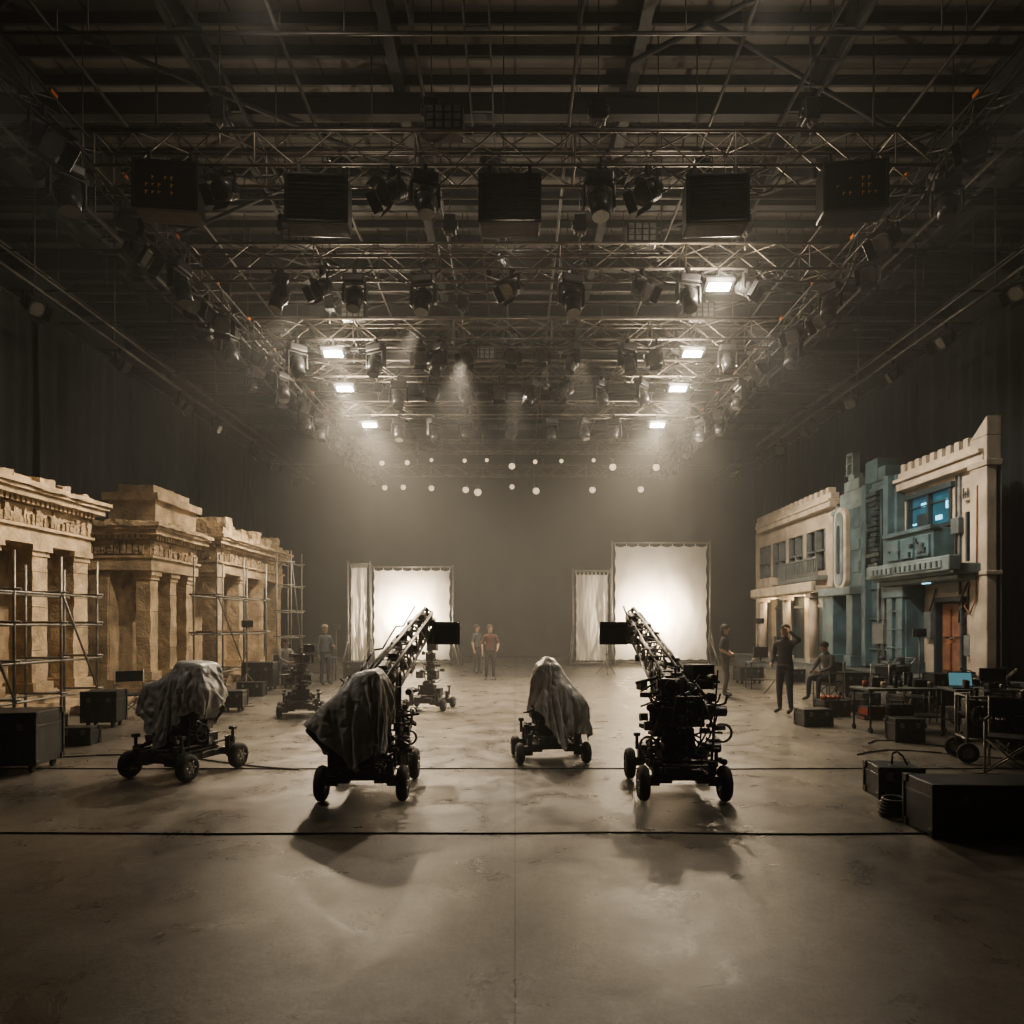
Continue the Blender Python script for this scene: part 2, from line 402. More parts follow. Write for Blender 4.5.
# ------------------------------------------------------------------ light fixtures (origin at the clamp, hanging down)
def moving_head():
    r=root('moving_head_light','black moving-head stage light clamped under a truss','stage light',group='moving-head lights')
    part(r,'clamp',MB().box((0,0,-.03),(.06,.1,.14)).torus((0,0,.01),(1,0,0),.04,.014,12,6),BLK)
    part(r,'base',MB().box((0,0,-.17),(.42,.26,.16)),BLK2,.03)
    part(r,'yoke',MB().box((0,0,-.27),(.46,.14,.05)).box((-.22,0,-.44),(.05,.14,.36)).box((.22,0,-.44),(.05,.14,.36)),BLK,.02)
    mb=MB().ell((0,0,-.5),(.17,.17,.2)).cyl((0,-.05,-.5),(0,-.12,-.78),.15,.14,n=16)
    for k in range(4): mb.torus((0,.02-.02*k,-.38-.07*k),(0,-.24,-1),.17,.008,20,5)
    part(r,'head',mb,BLK2)
    part(r,'lens',MB().cyl((0,-.118,-.775),(0,-.125,-.80),.125,n=18),LENS)
    return r
def fresnel():
    r=root('fresnel_light','black theatrical fresnel lamp with barn doors clamped to a pipe','stage light',group='fresnel lamps')
    part(r,'clamp',MB().box((0,0,-.03),(.05,.09,.14)).torus((0,0,.01),(1,0,0),.04,.013,12,6),BLK)
    part(r,'yoke',MB().box((0,0,-.11),(.38,.05,.02)).box((-.19,0,-.27),(.015,.05,.34)).box((.19,0,-.27),(.015,.05,.34)),BLK)
    R=RX(.6)
    def T(p): return V((0,0,-.36))+R@V(p)
    mb=MB().cyl(T((0,.18,0)),T((0,-.16,0)),.16,.165,n=18)
    for k in range(5): mb.torus(T((0,.14-.06*k,0)),R@V((0,1,0)),.16,.008,18,5)
    part(r,'housing',mb,BLK2)
    part(r,'lens',MB().cyl(T((0,-.15,0)),T((0,-.175,0)),.135,n=18),LENS)
    for a,b in((0,1),(0,-1),(1,0),(-1,0)):
        c=T((a*.2,-.24,b*.2)); 
        Rm=R@(RX(-b*.5) if b else RZ(a*.5))
        part(r,'barn_door',MB().box(c,(.3 if b else .008,.16,.3 if a else .008),Rm),BLK)
    return r
def led_panel():
    r=root('led_panel_light','glowing warm LED panel light clamped under a truss','stage light',group='LED panel lights')
    part(r,'clamp',MB().box((0,0,-.03),(.05,.09,.14)).torus((0,0,.01),(1,0,0),.04,.013,12,6),BLK)
    part(r,'yoke',MB().box((0,0,-.11),(.62,.05,.02)).box((-.31,0,-.21),(.015,.05,.2)).box((.31,0,-.21),(.015,.05,.2)),BLK)
    R=RX(-.3)
    def T(p): return V((0,0,-.3))+R@V(p)
    part(r,'housing',MB().box(T((0,0,.03)),(.58,.34,.08),R),BLK2,.01)
    part(r,'light_face',MB().box(T((0,0,-.016)),(.44,.20,.012),R),WARMGLOW,.005)
    return r
mh=moving_head(); fr=fresnel(); lp=led_panel()
def hang(y): s=SZ[y]; return (y-s/2, TZ-s/2-.05)
mh.location=(-3.15,*hang(14.0)); fr.location=(-2.3,*hang(17.4))
panels=[(-4.45,17.4),(-4.8,20.0),(-4.85,23.6),(4.75,23.6),(4.35,17.4),(4.6,20.0),(4.0,14.0)]
lp.location=(panels[0][0],*hang(17.4))
for x,y in panels[1:]: clone(lp,(x,*hang(y)))
def px2x(px,y): return (px-515)/700*y
rows={10.9:[(232,'f'),(427,'m'),(597,'m'),(395,'f'),(645,'f')],
 14.0:[(285,'m'),(425,'m'),(512,'f'),(570,'m'),(685,'m'),(742,'f'),(640,'f'),(325,'f')],
 17.4:[(378,'m'),(440,'m'),(510,'f'),(540,'f'),(572,'m'),(626,'m'),(470,'f'),(725,'m'),(300,'m'),(655,'f')],
 20.0:[(400,'m'),(430,'f'),(465,'m'),(500,'f'),(530,'m'),(565,'f'),(600,'m'),(640,'m')],
 23.6:[(322,'m'),(400,'m'),(435,'m'),(467,'m'),(512,'m'),(550,'m'),(583,'m'),(613,'m'),(700,'m')]}
for y,l in rows.items():
    for px,k in l:
        x=px2x(px,y); yy,z=hang(y)
        if k=='m': clone(mh,(x,yy,z),(0,0,random.uniform(-1.2,1.2)),sc=random.uniform(.95,1.12))
        else: clone(fr,(x,yy,z),(0,0,random.uniform(-1,1)),sc=random.uniform(.9,1.1))
for y,z in XP:
    x=-8.2
    while x<8.3:
        if abs(abs(x)-6.6)>.5: clone(fr if random.random()<.7 else mh,(x,y,z-.04),(0,0,random.uniform(-1,1)),sc=random.uniform(.75,.95))
        x+=random.uniform(1.5,2.8)
for sx in(-1,1):
    y=7.6;k=0
    while y<32:
        src=fr if k%3 else mh
        clone(src,(sx*(6.62+.15*(1 if k%2 else -1)),y,TZ-SS/2-.04),(0,0,random.uniform(-.6,.6)-sx*1.0),sc=random.uniform(.9,1.1))
        y+=random.uniform(.85,1.2);k+=1
    y=9
    while y<33:
        clone(fr,(sx*10.3,y,TZ-.07),(0,0,random.uniform(-.6,.6)-sx*1.2),sc=1.0); y+=random.uniform(2.3,3.4)
def bulb():
    r=root('hanging_work_light','small dim warm lamp hanging on a far truss','stage light',group='dim far lamps')
    part(r,'cord',MB().cyl((0,0,.03),(0,0,-.35),.015,n=6),BLK)
    part(r,'lamp_housing',MB().cyl((0,0,-.33),(0,0,-.46),.06,.08,n=12),BLK2)
    part(r,'bulb',MB().ell((0,0,-.56),(.125,.125,.125),14,9),WARMDIM)
    return r
b0=bulb(); b0.location=(-6.1,33-.22,TZ-.255)
for px in(404,432,466,478,512,536,592,640): clone(b0,(px2x(px,33),33-.22,TZ-.255),sc=random.uniform(.7,1.4))
for px in(383,408,432,465,487,512,535,561,593,612,655): clone(b0,(px2x(px,28.5),28.5-.22,TZ-.255),sc=random.uniform(.55,1.2))
def hangbox(amber):
    r=root('hanging_monitor','large black louvred monitor box hung beneath a truss' if not amber else 'large black monitor box with faint amber display glyphs','monitor',group='hanging monitor boxes')
    for x in(-.3,.3): part(r,'bracket',MB().box((x,0,-.12),(.05,.05,.26)),BLK)
    part(r,'housing',MB().box((0,0,-.6),(.92,.4,.74)),BLK,.03)
    mb=MB()
    if amber: mb.box((0,-.205,-.6),(.84,.012,.64))
    else:
        for k in range(9): mb.box((0,-.208,-.33-.067*k),(.84,.014,.012),RX(.4))
    part(r,'screen' if amber else 'grille',mb,GLASS if amber else BLK)
    part(r,'frame',MB().box((-.45,-.21,-.6),(.04,.03,.74)).box((.45,-.21,-.6),(.04,.03,.74)).box((0,-.21,-.25),(.92,.03,.04)).box((0,-.21,-.95),(.92,.03,.04)),BLK,.006)
    if amber:
        mb=MB(); rr=random.Random(amber)
        for row in range(3):
            for c in range(7):
                if rr.random()<.35: continue
                x=-.27+c*.09; z=-.5-row*.11
                mb.box((x,-.214,z),(.009,.006,rr.uniform(.03,.07))); mb.box((x+.012,-.214,z+.012),(.04,.006,.008))
        part(r,'display_glyphs',mb,AMBER)
    return r
zb=TZ-.26-.03
h=hangbox(0); h.location=(px2x(510,10.9),10.9-.26,zb)
for px in(324,710): clone(h,(px2x(px,10.9),10.9-.26,zb),(0,0,.06 if px<500 else -.06))
h=hangbox(1); h.location=(px2x(170,10.64),10.9-.26,zb+.2); h.rotation_euler=(0,0,.12); h['label']='large black display box with barely lit amber marks'
h=hangbox(4); h.location=(px2x(851,10.64),10.9-.26,zb+.2); h.rotation_euler=(0,0,-.12)
def pbox():
    r=root('dimmer_box','grey slatted power distribution box above a truss','electrical box',group='dimmer boxes')
    part(r,'housing',MB().box((0,0,.2),(.6,.3,.4)),BLK2,.02)
    mb=MB()
    for i in range(4):
        for j in range(3): mb.box((-.21+.14*i,-.155,.08+.12*j),(.1,.02,.09))
    part(r,'breaker_panel',mb,GRYM)
    return r
p0=pbox(); p0.location=(px2x(445,10.9),10.9-.1,TZ+.286)
for px,y in((640,14),(300,14),(485,20),(700,17.4),(355,17.4),(560,23.6)): clone(p0,(px2x(px,y),y-.1,TZ+SZ[y]/2+.026))
def swag(p,q,sag,n=12):
    p=V(p);q=V(q);pts=[]
    for i in range(n+1):
        t=i/n; c=p.lerp(q,t); c.z-=sag*4*t*(1-t); pts.append(c)
    return pts
for i in range(34):
    y=random.choice([10.9,10.9,14,14,17.4,20,23.6]); x=random.uniform(-5.6,5); s=SZ[y]
    mb=MB().path(swag((x,y-s/2,TZ-s/2-.02),(x+random.uniform(.5,1.6),y-s/2,TZ-s/2-.02),random.uniform(.12,.5)),.013,5)
    solo('hanging_cable',mb,CABLEM,'black power cable sagging below a truss','cable','swagged power cables')
for sx in(-1,1):
    for i in range(9):
        y=8+i*2.6
        mb=MB().path(swag((sx*6.47,y,TZ-.16),(sx*6.47,y+1.6,TZ-.16),random.uniform(.2,.5)),.014,5)
        solo('hanging_cable',mb,CABLEM,'black power cable sagging below a truss','cable','swagged power cables')
    for i in range(12):
        solo('safety_tag',MB().box((0,0,0),(.05,.14,.05)),ORF,'small orange safety tag tied to a truss','safety tag','orange truss tags',loc=(sx*6.47,8+i*1.8,TZ+.19))
# ------------------------------------------------------------------ temple facades (left)
def cap(mb,x,y,z,w,d):
    mb.rbox(x-w/2-.03,x+w/2+.03,y-d/2-.03,y+d/2+.03,z-.1,z,.1,.01)
    mb.rbox(x-w/2-.07,x+w/2+.07,y-d/2-.07,y+d/2+.07,z,z+.12,.1,.01)
def temple(label,xf,y0,y1,cols,ztop,attic=None,ruin=.3,depth=2.0,seed=1,wd=1.2):
    rr=random.Random(seed)
    r=root('temple_facade',label,'stage set',(0,0,0))
    mb=MB(); mb.rbox(xf-depth,xf+.45,y0-.1,y1+.1,0.0,.2,.3,.012); mb.rbox(xf-depth,xf+.25,y0,y1,.2,.4,.3,.012)
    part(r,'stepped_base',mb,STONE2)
    zc=ztop-1.25
    mb=MB(); mb.rbox(xf-depth,xf-wd,y0+.05,y1-.05,.4,zc,.3,.03)
    z=.4
    while z<zc-.3:
        x=xf-depth+.0
        while x<xf-wd-.1:
            w=rr.uniform(.5,.75); w=min(w,xf-wd-x); mb.rbox(x,x+w-.015,y0-.0,y0+.08,z+.008,z+.412,.2,.008); x+=w
        z+=.42
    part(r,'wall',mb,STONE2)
    for yc,w in cols:
        mb=MB(); x=xf-.2
        mb.rbox(x-w/2-.07,x+w/2+.07,yc-w/2-.07,yc+w/2+.07,.4,.6,.12,.012)
        zz=.6; 
        while zz<zc-.25:
            z2=min(zz+rr.uniform(.5,.9),zc-.2); mb.rbox(x-w/2,x+w/2,yc-w/2,yc+w/2,zz,z2-.01,.12,.022,4); zz=z2
        cap(mb,x,yc,zc-.12,w,w)
        part(r,'column',mb,STONE)
    mb=MB()
    mb.rbox(xf-depth,xf+.08,y0-.02,y1+.02,zc,zc+.3,.22,.015)
    mb.rbox(xf-depth,xf+.14,y0-.06,y1+.06,zc+.3,zc+.36,.2,.01)
    mb.rbox(xf-depth,xf+.04,y0,y1,zc+.36,zc+.75,.2,.02)
    part(r,'entablature',mb,STONE)
    mb=MB(); y=y0+.05
    while y<y1-.12:
        w=rr.uniform(.05,.13); hh=rr.uniform(.14,.34)
        mb.rbox(xf+.02,xf+.07+rr.uniform(0,.05),y,y+w,zc+.38,zc+.38+hh,.05,.025,12); y+=w+rr.uniform(.02,.06)
    x=xf-depth+.1
    while x<xf-.1:
        w=rr.uniform(.05,.14); mb.rbox(x,x+w,y0-.07,y0+.02,zc+.4,zc+.4+rr.uniform(.15,.32),.05,.025,12); x+=w+.05
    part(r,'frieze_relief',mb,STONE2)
    mb=MB(); y=y0
    while y<y1: 
        mb.rbox(xf+.02,xf+.2,y,y+.08,zc+.76,zc+.87,.1,.004); y+=.14
    x=xf-depth
    while x<xf: mb.rbox(x,x+.08,y0-.16,y0,zc+.76,zc+.87,.1,.004); x+=.14
    mb.rbox(xf-depth,xf+.30,y0-.22,y1+.2,zc+.86,zc+.98,.16,.018,3)
    mb.rbox(xf-depth,xf+.36,y0-.28,y1+.26,zc+.98,zc+1.05,.14,.02,3)
    mb.rbox(xf-depth,xf+.42,y0-.32,y1+.28,zc+1.05,zc+1.14,.12,.035,3.5)
    part(r,'cornice',mb,STONE)
    mb=MB(); y=y0-.2
    while y<y1:
        w=rr.uniform(.16,.5); hgt=rr.uniform(.02,ruin)
        mb.rbox(xf-rr.uniform(.7,1.3),xf+rr.uniform(.1,.34),y,min(y+w,y1+.2),zc+1.11,zc+1.14+hgt,.08,.05,5); y+=w
    part(r,'broken_parapet',mb,STONE)
    if attic:
        a0,a1,az=attic
        mb=MB(); mb.rbox(xf-1.1,xf+.05,a0,a1,zc+1.12,az-.28,.18,.02); mb.rbox(xf-1.2,xf+.18,a0-.12,a1+.12,az-.3,az-.12,.16,.02); mb.rbox(xf-.95,xf-.05,a0+.15,a1-.15,az-.13,az+.12,.16,.03)
        part(r,'attic',mb,STONE)
    return r
temple('weathered sandstone temple set with square pillars and carved frieze',-9.6,9.0,15.7,[(9.6,.46),(11.3,.46),(12.75,.46),(14.1,.46),(15.4,.5)],4.6,ruin=.22,seed=2)
temple('sandstone temple set with slim pillars and stepped attic',-9.0,17.2,19.7,[(17.5,.36),(18.5,.34),(19.4,.34)],4.35,attic=(17.4,19.6,5.15),ruin=.10,seed=5,depth=2.6,wd=1.0)
temple('ruined sandstone temple set with broken jagged top',-9.1,21.2,27.2,[(21.5,.42),(23.3,.42),(25.1,.42),(26.9,.46)],4.6,ruin=.6,seed=9)
# ------------------------------------------------------------------ scaffolds
def scaffold(x0,x1,ys,zs,top,label,zplat=None):
    r=root('scaffold_tower',label,'scaffold')
    for y in ys:
        for x in(x0,x1):
            part(r,'standard_pole',MB().cyl((x,y,.0),(x,y,top+(.0 if x==x0 else .15)),.024,n=8).cyl((x,y,0),(x,y,.02),.07,n=8),STEEL)
    for z in zs:
        for x in(x0,x1): part(r,'ledger_pole',MB().cyl((x,ys[0]-.15,z),(x,ys[-1]+.15,z),.022,n=8),STEEL)
        for y in ys: part(r,'transom_pole',MB().cyl((x0-.12,y,z+.05),(x1+.12,y,z+.05),.022,n=8),STEEL)
    for i,(a,b) in enumerate(zip(ys[:-1],ys[1:])):
        if i%2==0: part(r,'brace_pole',MB().cyl((x1+.03,a,zs[-1]),(x1+.03,b,zs[0]),.02,n=8),STEEL)
    if zplat:
        for k in range(2):
            x=x0+.1+k*(x1-x0-.2)/1.9; part(r,'platform_plank',MB().box((x+.1,(ys[0]+ys[-1])/2,zplat),(.22,ys[-1]-ys[0]+.2,.04)),WOOD)
    return r
scaffold(-8.95,-8.3,[10.6,11.6,12.8,13.9],[.45,1.1,1.75,2.3],2.85,'steel tube scaffold beside the pillared temple')
scaffold(-8.35,-7.75,[18.2,20.0,21.8],[.5,1.5,2.5],3.5,'steel tube scaffold beside the ruined temple',1.58)
scaffold(-8.3,-7.8,[24.4,25.6],[.4,1.3,2.2,3.1,3.9],4.2,'narrow tall scaffold tower beside the ruined temple')
# ------------------------------------------------------------------ science-fiction street facade (right)
def sf_near():
    r=root('futuristic_building_facade','cream and grey-teal futuristic building set with glowing window and rusty door','stage set')
    mb=MB(); X0,X1=11,11.12
    def w(y0,y1,z0,z1): mb.bb(X0,X1,y0,y1,z0,z1)
    w(16.0,16.5,.45,5.5); w(16.5,17.1,.45,3.3); w(16.5,17.1,4.5,5.5)
    w(17.1,17.6,2.35,5.5); w(17.6,18.15,2.35,4.3); w(18.15,19.75,.45,4.3); w(17.6,19.75,5.3,5.5); w(19.6,19.75,4.3,5.3)
    part(r,'wall',mb,CREAM)
    mb=MB(); mb.bb(10.75,11.15,16.1,19.75,5.5,5.72).bb(10.65,11.15,16.1,19.75,5.72,5.82).bb(10.8,11.1,16.1,19.75,5.82,6.0)
    part(r,'cornice',mb,CREAM2,.015)
    for i in range(9):
        y=16.7+i*.34; part(r,'merlon',MB().bb(10.8,11.05,y,y+.18,5.98,6.22),CREAM2,.01)
    mb=MB(); a,b,c,d=10.78,11.12,16.0,16.6
    mb.bb(a,b,c,d,.45,6.1); mb.add([(a,c,6.1),(b,c,6.1),(a,d,6.1),(b,d,6.1),(a,c,6.55),(b,c,6.55)],[(0,4,5,1),(4,2,3,5),(0,2,4),(1,5,3),(0,1,3,2)])
    mb.bb(a-.04,b+.01,c-.05,d+.05,5.4,5.55).bb(a-.04,b+.01,c-.05,d+.05,2.9,3.0)
    part(r,'end_pier',mb,CREAM,.02)
    part(r,'window_glass',MB().bb(11.08,11.1,17.6,19.6,4.3,5.3),CYAND)
    mb=MB()
    for y in(17.6,18.55,19.5): mb.bb(10.95,11.08,y,y+.09,4.3,5.3)
    mb.bb(10.90,11.08,17.5,19.65,5.22,5.36).bb(10.90,11.08,17.5,19.65,4.25,4.36).bb(11,11.08,17.6,19.6,4.95,4.98)
    part(r,'window_frame',mb,BLUED,.006)
    part(r,'interior_lamp',MB().bb(11.05,11.08,18.85,19.05,4.95,5.05).bb(11.05,11.08,18.15,18.4,4.5,4.62).bb(11.05,11.08,17.9,17.96,4.75,5.0).bb(11.05,11.08,19.2,19.45,4.5,4.54),CYAN)
    part(r,'window_machinery',MB().bb(11.02,11.08,18.7,19.2,4.36,4.75),BLUED,.01)
    mb=MB(); mb.bb(10.45,11,17.5,19.7,3.35,4.2)
    for k in range(3): mb.bb(10.38,10.46,17.6+k*.70,18.2+k*.70,3.5,4.05)
    mb.bb(10.34,10.6,17.45,19.75,4.15,4.27).bb(10.6,11,17.6,19.6,3.1,3.36)
    part(r,'balcony',mb,BLUE,.03)
    rr=random.Random(8); mb=MB()
    for k in range(9):
        y=17.65+rr.uniform(0,1.9); z=3.5+rr.uniform(0,.4); mb.bb(10.34,10.39,y,y+rr.uniform(.05,.2),z,z+rr.uniform(.04,.12))
    part(r,'balcony_fitting',mb,BLUED)
    mb=MB(); mb.bb(10.15,11,16.2,19.9,2.95,3.2).bb(10.0,10.3,16.15,19.95,3.02,3.38).bb(10.3,11,16.3,19.8,2.82,2.95)
    mb.bb(9.96,10.02,16.4,18.3,3.08,3.30).bb(9.96,10.02,18.5,19.7,3.08,3.30)
    part(r,'canopy',mb,TEALP,.03)
    mb=MB()
    for k in range(14): mb.bb(9.94,9.97,16.5+k*.225,16.56+k*.225,3.12,3.26)
    part(r,'canopy_vent',mb,BLUED)
    part(r,'canopy_light',MB().bb(10.4,10.46,17.6,17.9,2.79,2.82),CYAN)
    mb=MB(); mb.bb(10.5,11,18.8,19.75,.45,2.85).bb(10.42,11,18.85,19.15,.5,2.8).bb(10.42,11,19.35,19.65,.5,2.8).bb(10.38,11,18.75,19.8,.45,.75).bb(10.38,11,18.75,19.8,2.5,2.8)
    for z in(1.1,1.6,2.1): mb.bb(10.40,10.44,18.83,19.67,z,z+.05)
    part(r,'ground_pillar',mb,BLUE,.02)
    dd=part(r,'door',MB().bb(11.05,11.1,17.15,18.1,.45,2.3).bb(11.0,11.06,17.25,17.55,.6,1.3).bb(11.0,11.06,17.7,18.0,.6,1.3).bb(11.0,11.06,17.25,17.55,1.45,2.15).bb(11.0,11.06,17.7,18.0,1.45,2.15),ORANGE,.01,label='rust-orange panelled door')
    part(dd,'door_handle',MB().ell((10.98,17.62,1.4),(.05,.04,.04)),STEEL)
    part(r,'door_frame',MB().bb(10.88,11.1,17.05,17.14,.45,2.42).bb(10.88,11.1,18.12,18.2,.45,2.42).bb(10.88,11.1,17.05,18.2,2.34,2.45),BLUED,.01)
    part(r,'small_window',MB().bb(11.06,11.1,16.5,17.1,3.3,4.5).bb(10.96,11.06,16.62,16.66,3.3,4.5).bb(10.96,11.06,16.8,16.84,3.3,4.5).bb(10.96,11.06,16.97,17.0,3.3,4.5),BLUED,.005)
    part(r,'wall_sign',MB().bb(10.9,11.0,16.65,17.05,4.75,5.15),CREAM2,.01)
    mb=MB()
    for i,(a,b) in enumerate(((.04,.04),(.12,.1),(.2,.03),(.28,.12))): mb.bb(10.88,10.905,16.7+a,16.73+a,4.82,4.95+b).bb(10.88,10.905,16.68+a,16.75+a,4.9,4.92)
    part(r,'sign_glyphs',mb,BLUED)
    part(r,'hose',MB().path([(10.98,16.8,3.0),(10.85,16.75,2.6),(10.8,16.7,2.1),(10.75,16.8,1.75),(10.75,16.95,1.8),(10.8,17.0,2.3),(10.98,16.95,2.8)],.02,8),BLK)
    part(r,'hose',MB().path([(10.76,16.3,5),(10.74,16.3,2.4),(10.72,16.5,2.0),(10.75,16.75,2.2),(10.98,16.9,2.4)],.016,8),ORANGE)
    part(r,'hose',MB().path([(10.98,18.25,2.7),(10.9,18.3,2.3),(10.95,18.5,2.1)],.02,8),BLK)
    part(r,'wall_conduit',MB().path([(10.96,17.25,5.45),(10.96,17.25,2.5)],.03,8),GREYP)
    part(r,'wall_conduit',MB().path([(10.96,17.4,5.45),(10.96,17.4,3.4)],.02,8),BLUED)
    for a in((18.3,18.6,1.4,2.1),(16.7,16.95,1.0,1.5),(17.15,17.45,4.0,4.4)): part(r,'wall_box',MB().bb(10.85,11,*a),GREYP,.02)
    mb=MB(); mb.bb(10.75,11.3,19.75,21.4,.45,6.0).bb(10.7,11.3,20.7,21.4,6.0,6.7).bb(10.72,11.3,20.3,20.7,6.0,6.4).bb(10.68,11.32,19.7,21.45,5.7,5.85)
    mb.bb(10.55,10.8,19.85,20.1,3.3,6.0).bb(10.55,10.8,21.1,21.35,.5,6.0)
    for z in(1.0,1.9,2.8): mb.bb(10.68,10.76,19.75,21.1,z,z+.06)
    part(r,'pylon',mb,BLUE,.03)
    mb=MB(); rr=random.Random(3)
    for k in range(16): mb.bb(10.5,10.76,20.2+rr.uniform(0,.25),20.6+rr.uniform(0,.4),3.3+k*.15,3.3+k*.15+.1)
    mb.cyl((10.55,20.15,3.2),(10.55,20.15,5.6),.04).cyl((10.55,21.02,3.2),(10.55,21.02,5.6),.03)
    part(r,'pylon_machinery',mb,BLUED)
    mb=MB().cyl((10.7,20.3,.45),(10.7,20.3,3.2),.06).cyl((10.7,20.6,.45),(10.7,20.6,3.2),.04).bb(10.62,10.8,20.2,20.8,1.2,1.8)
    part(r,'pylon_pipe',mb,GREYP)
    return r
sf_near()
def sf_mid():
    r=root('futuristic_tower_facade','pale grey-teal stepped tower set with tall rounded vertical relief and finial','stage set')
    mb=MB(); mb.bb(10.85,11.3,21.55,23.8,.45,5.7).bb(10.75,11.3,21.5,23.85,5.45,5.6).bb(10.9,11.3,21.9,23.5,5.7,6.1).bb(10.9,11.3,22.2,23.2,6.1,6.45)
    part(r,'wall',mb,TEALP,.03)
    mb=MB().bb(10.72,10.86,21.7,23.65,2.95,5.45)
    for z in(3.4,4.1,4.8): mb.bb(10.69,10.73,21.75,22.2,z,z+.35)
    part(r,'front_panel',mb,BLUE,.03)
    def capsule(yc,z0,z1,R,x0,x1,n=10):
        pts=[(yc+math.cos(math.pi*i/n)*R,z1+math.sin(math.pi*i/n)*R) for i in range(n+1)]+[(yc+math.cos(math.pi+math.pi*i/n)*R,z0+math.sin(math.pi+math.pi*i/n)*R) for i in range(n+1)]
        k=len(pts); vs=[(x0,a,b) for a,b in pts]+[(x1,a,b) for a,b in pts]
        return vs,[tuple(range(k)),tuple(range(2*k-1,k-1,-1))]+[(i,k+i,k+(i+1)%k,(i+1)%k) for i in range(k)]
    part(r,'capsule_panel',MB().add(*capsule(22.8,3.3,5.15,.42,10.56,10.74)),CREAM2,.03)
    part(r,'capsule_recess',MB().add(*capsule(22.8,3.3,5.15,.27,10.53,10.6)),TEALP,.01)
    part(r,'capsule_slot',MB().add(*capsule(22.8,3.5,4.9,.09,10.50,10.56)),BLUED,.01)
    part(r,'finial',MB().bb(10.9,11.2,22.5,22.9,6.45,6.65).bb(10.85,11.1,22.5,22.58,6.6,7.3).bb(10.85,11.1,22.87,22.95,6.6,7.3).bb(10.85,11.1,22.5,22.95,7.22,7.32).bb(10.85,11.1,22.55,22.9,6.95,7.0),TEALP,.01)
    part(r,'ground_pillar',MB().bb(10.4,10.9,22.9,23.7,.45,2.8).bb(10.34,10.9,22.85,23.75,.45,.8),BLUE,.03)
    part(r,'ground_pillar',MB().bb(10.4,10.9,21.6,22.0,.45,2.8).bb(10.34,10.9,21.56,22.05,.45,.8),BLUE,.03)
    part(r,'ledge',MB().bb(10.3,10.9,21.55,23.8,2.7,2.95),TEALP,.02)
    part(r,'vertical_light',MB().bb(10.82,10.86,22.2,22.26,1.2,2.2),CYAN)
    return r
sf_mid()
def sf_far():
    r=root('futuristic_shop_facade','cream two-storey futuristic shopfront set with windows and long canopy','stage set')
    mb=MB(); X0,X1=11,11.35
    mb.bb(X0,X1,23.95,24.8,.45,5.9).bb(X0,X1,24.8,31.4,5.2,5.9).bb(X0,X1,31.4,32.0,.45,5.9).bb(X0,X1,24.8,31.4,3.0,3.7)
    for y in(26.4,28.1,29.8): mb.bb(X0,X1,y,y+.3,3.7,5.2)
    for y in(26.2,28.3,30.0): mb.bb(X0,X1,y,y+.4,.45,3.0)
    part(r,'wall',mb,CREAM,.01)
    part(r,'cornice',MB().bb(10.75,11.5,23.95,31.2,5.8,6.0).bb(10.7,11.5,23.95,31.2,6.0,6.1).bb(10.8,11.1,23.95,31.4,6.1,6.3),CREAM2,.015)
    for i in range(16):
        part(r,'merlon',MB().bb(10.8,11.05,24.1+i*.46,24.1+i*.46+.24,6.3,6.5),CREAM2)
    ys=[24.8,26.7,28.4,30.1,31.4]
    for a,b in zip(ys[:-1],ys[1:]):
        b2=b-.3 if b<31 else b
        g=part(r,'window',MB().bb(11.2,11.23,a,b2,3.7,5.2),GLASS)
        mb=MB(); mb.bb(10.98,11.2,(a+b2)/2-.04,(a+b2)/2+.04,3.7,5.2).bb(10.98,11.2,a,b2,4.4,4.46).bb(10.98,11.15,a,a+.06,3.7,5.2).bb(10.98,11.15,b2-.06,b2,3.7,5.2)
        part(g,'window_frame',mb,GREYP)
    mb=MB(); mb.bb(10.6,11,24.6,28.2,3.35,3.5)
    yy=24.6
    while yy<28.2: mb.bb(10.6,10.64,yy,yy+.04,3.5,4.1); yy+=.17
    mb.bb(10.58,10.66,24.6,28.2,4.1,4.16)
    part(r,'balcony_railing',mb,GREYP)
    part(r,'bay_panel',MB().bb(10.7,11,29.4,31.0,3.3,3.75).bb(10.8,11,28.4,29.4,3.4,3.65),CREAM2,.02)
    part(r,'canopy',MB().bb(10.2,11,23.95,30.0,2.85,3.1).bb(10.12,10.3,23.95,30.1,2.9,3.25),CREAM2,.03)
    for a in(25.3,26.9,28.6): part(r,'canopy_light',MB().bb(10.55,10.67,a,a+.3,2.82,2.85),WARMLED)
    for a,b in((24.8,26.2),(26.6,28.3),(28.7,30.0),(30.4,31.4)): part(r,'shop_bay',MB().bb(11.25,11.3,a,b,.45,3.0).bb(11.15,11.25,a+.1,a+.18,.45,2.6).bb(11.15,11.25,b-.2,b-.12,.45,2.6).bb(11.15,11.25,a,b,2.4,2.5),BLUED)
    for y in(24.4,26.8,29.3): part(r,'porch_column',MB().cyl((10.4,y,.45),(10.4,y,2.85),.14,n=14).bb(10.2,10.6,y-.2,y+.2,.45,.6).bb(10.2,10.6,y-.2,y+.2,2.7,2.85),CREAM)
    return r
sf_far()
solo('stage_deck',MB().bb(10.1,11.6,15.8,32.2,0,.4).bb(10.05,11.6,15.75,32.25,.4,.45),GREYP,'low grey deck under the futuristic building sets','platform',bev=.01)
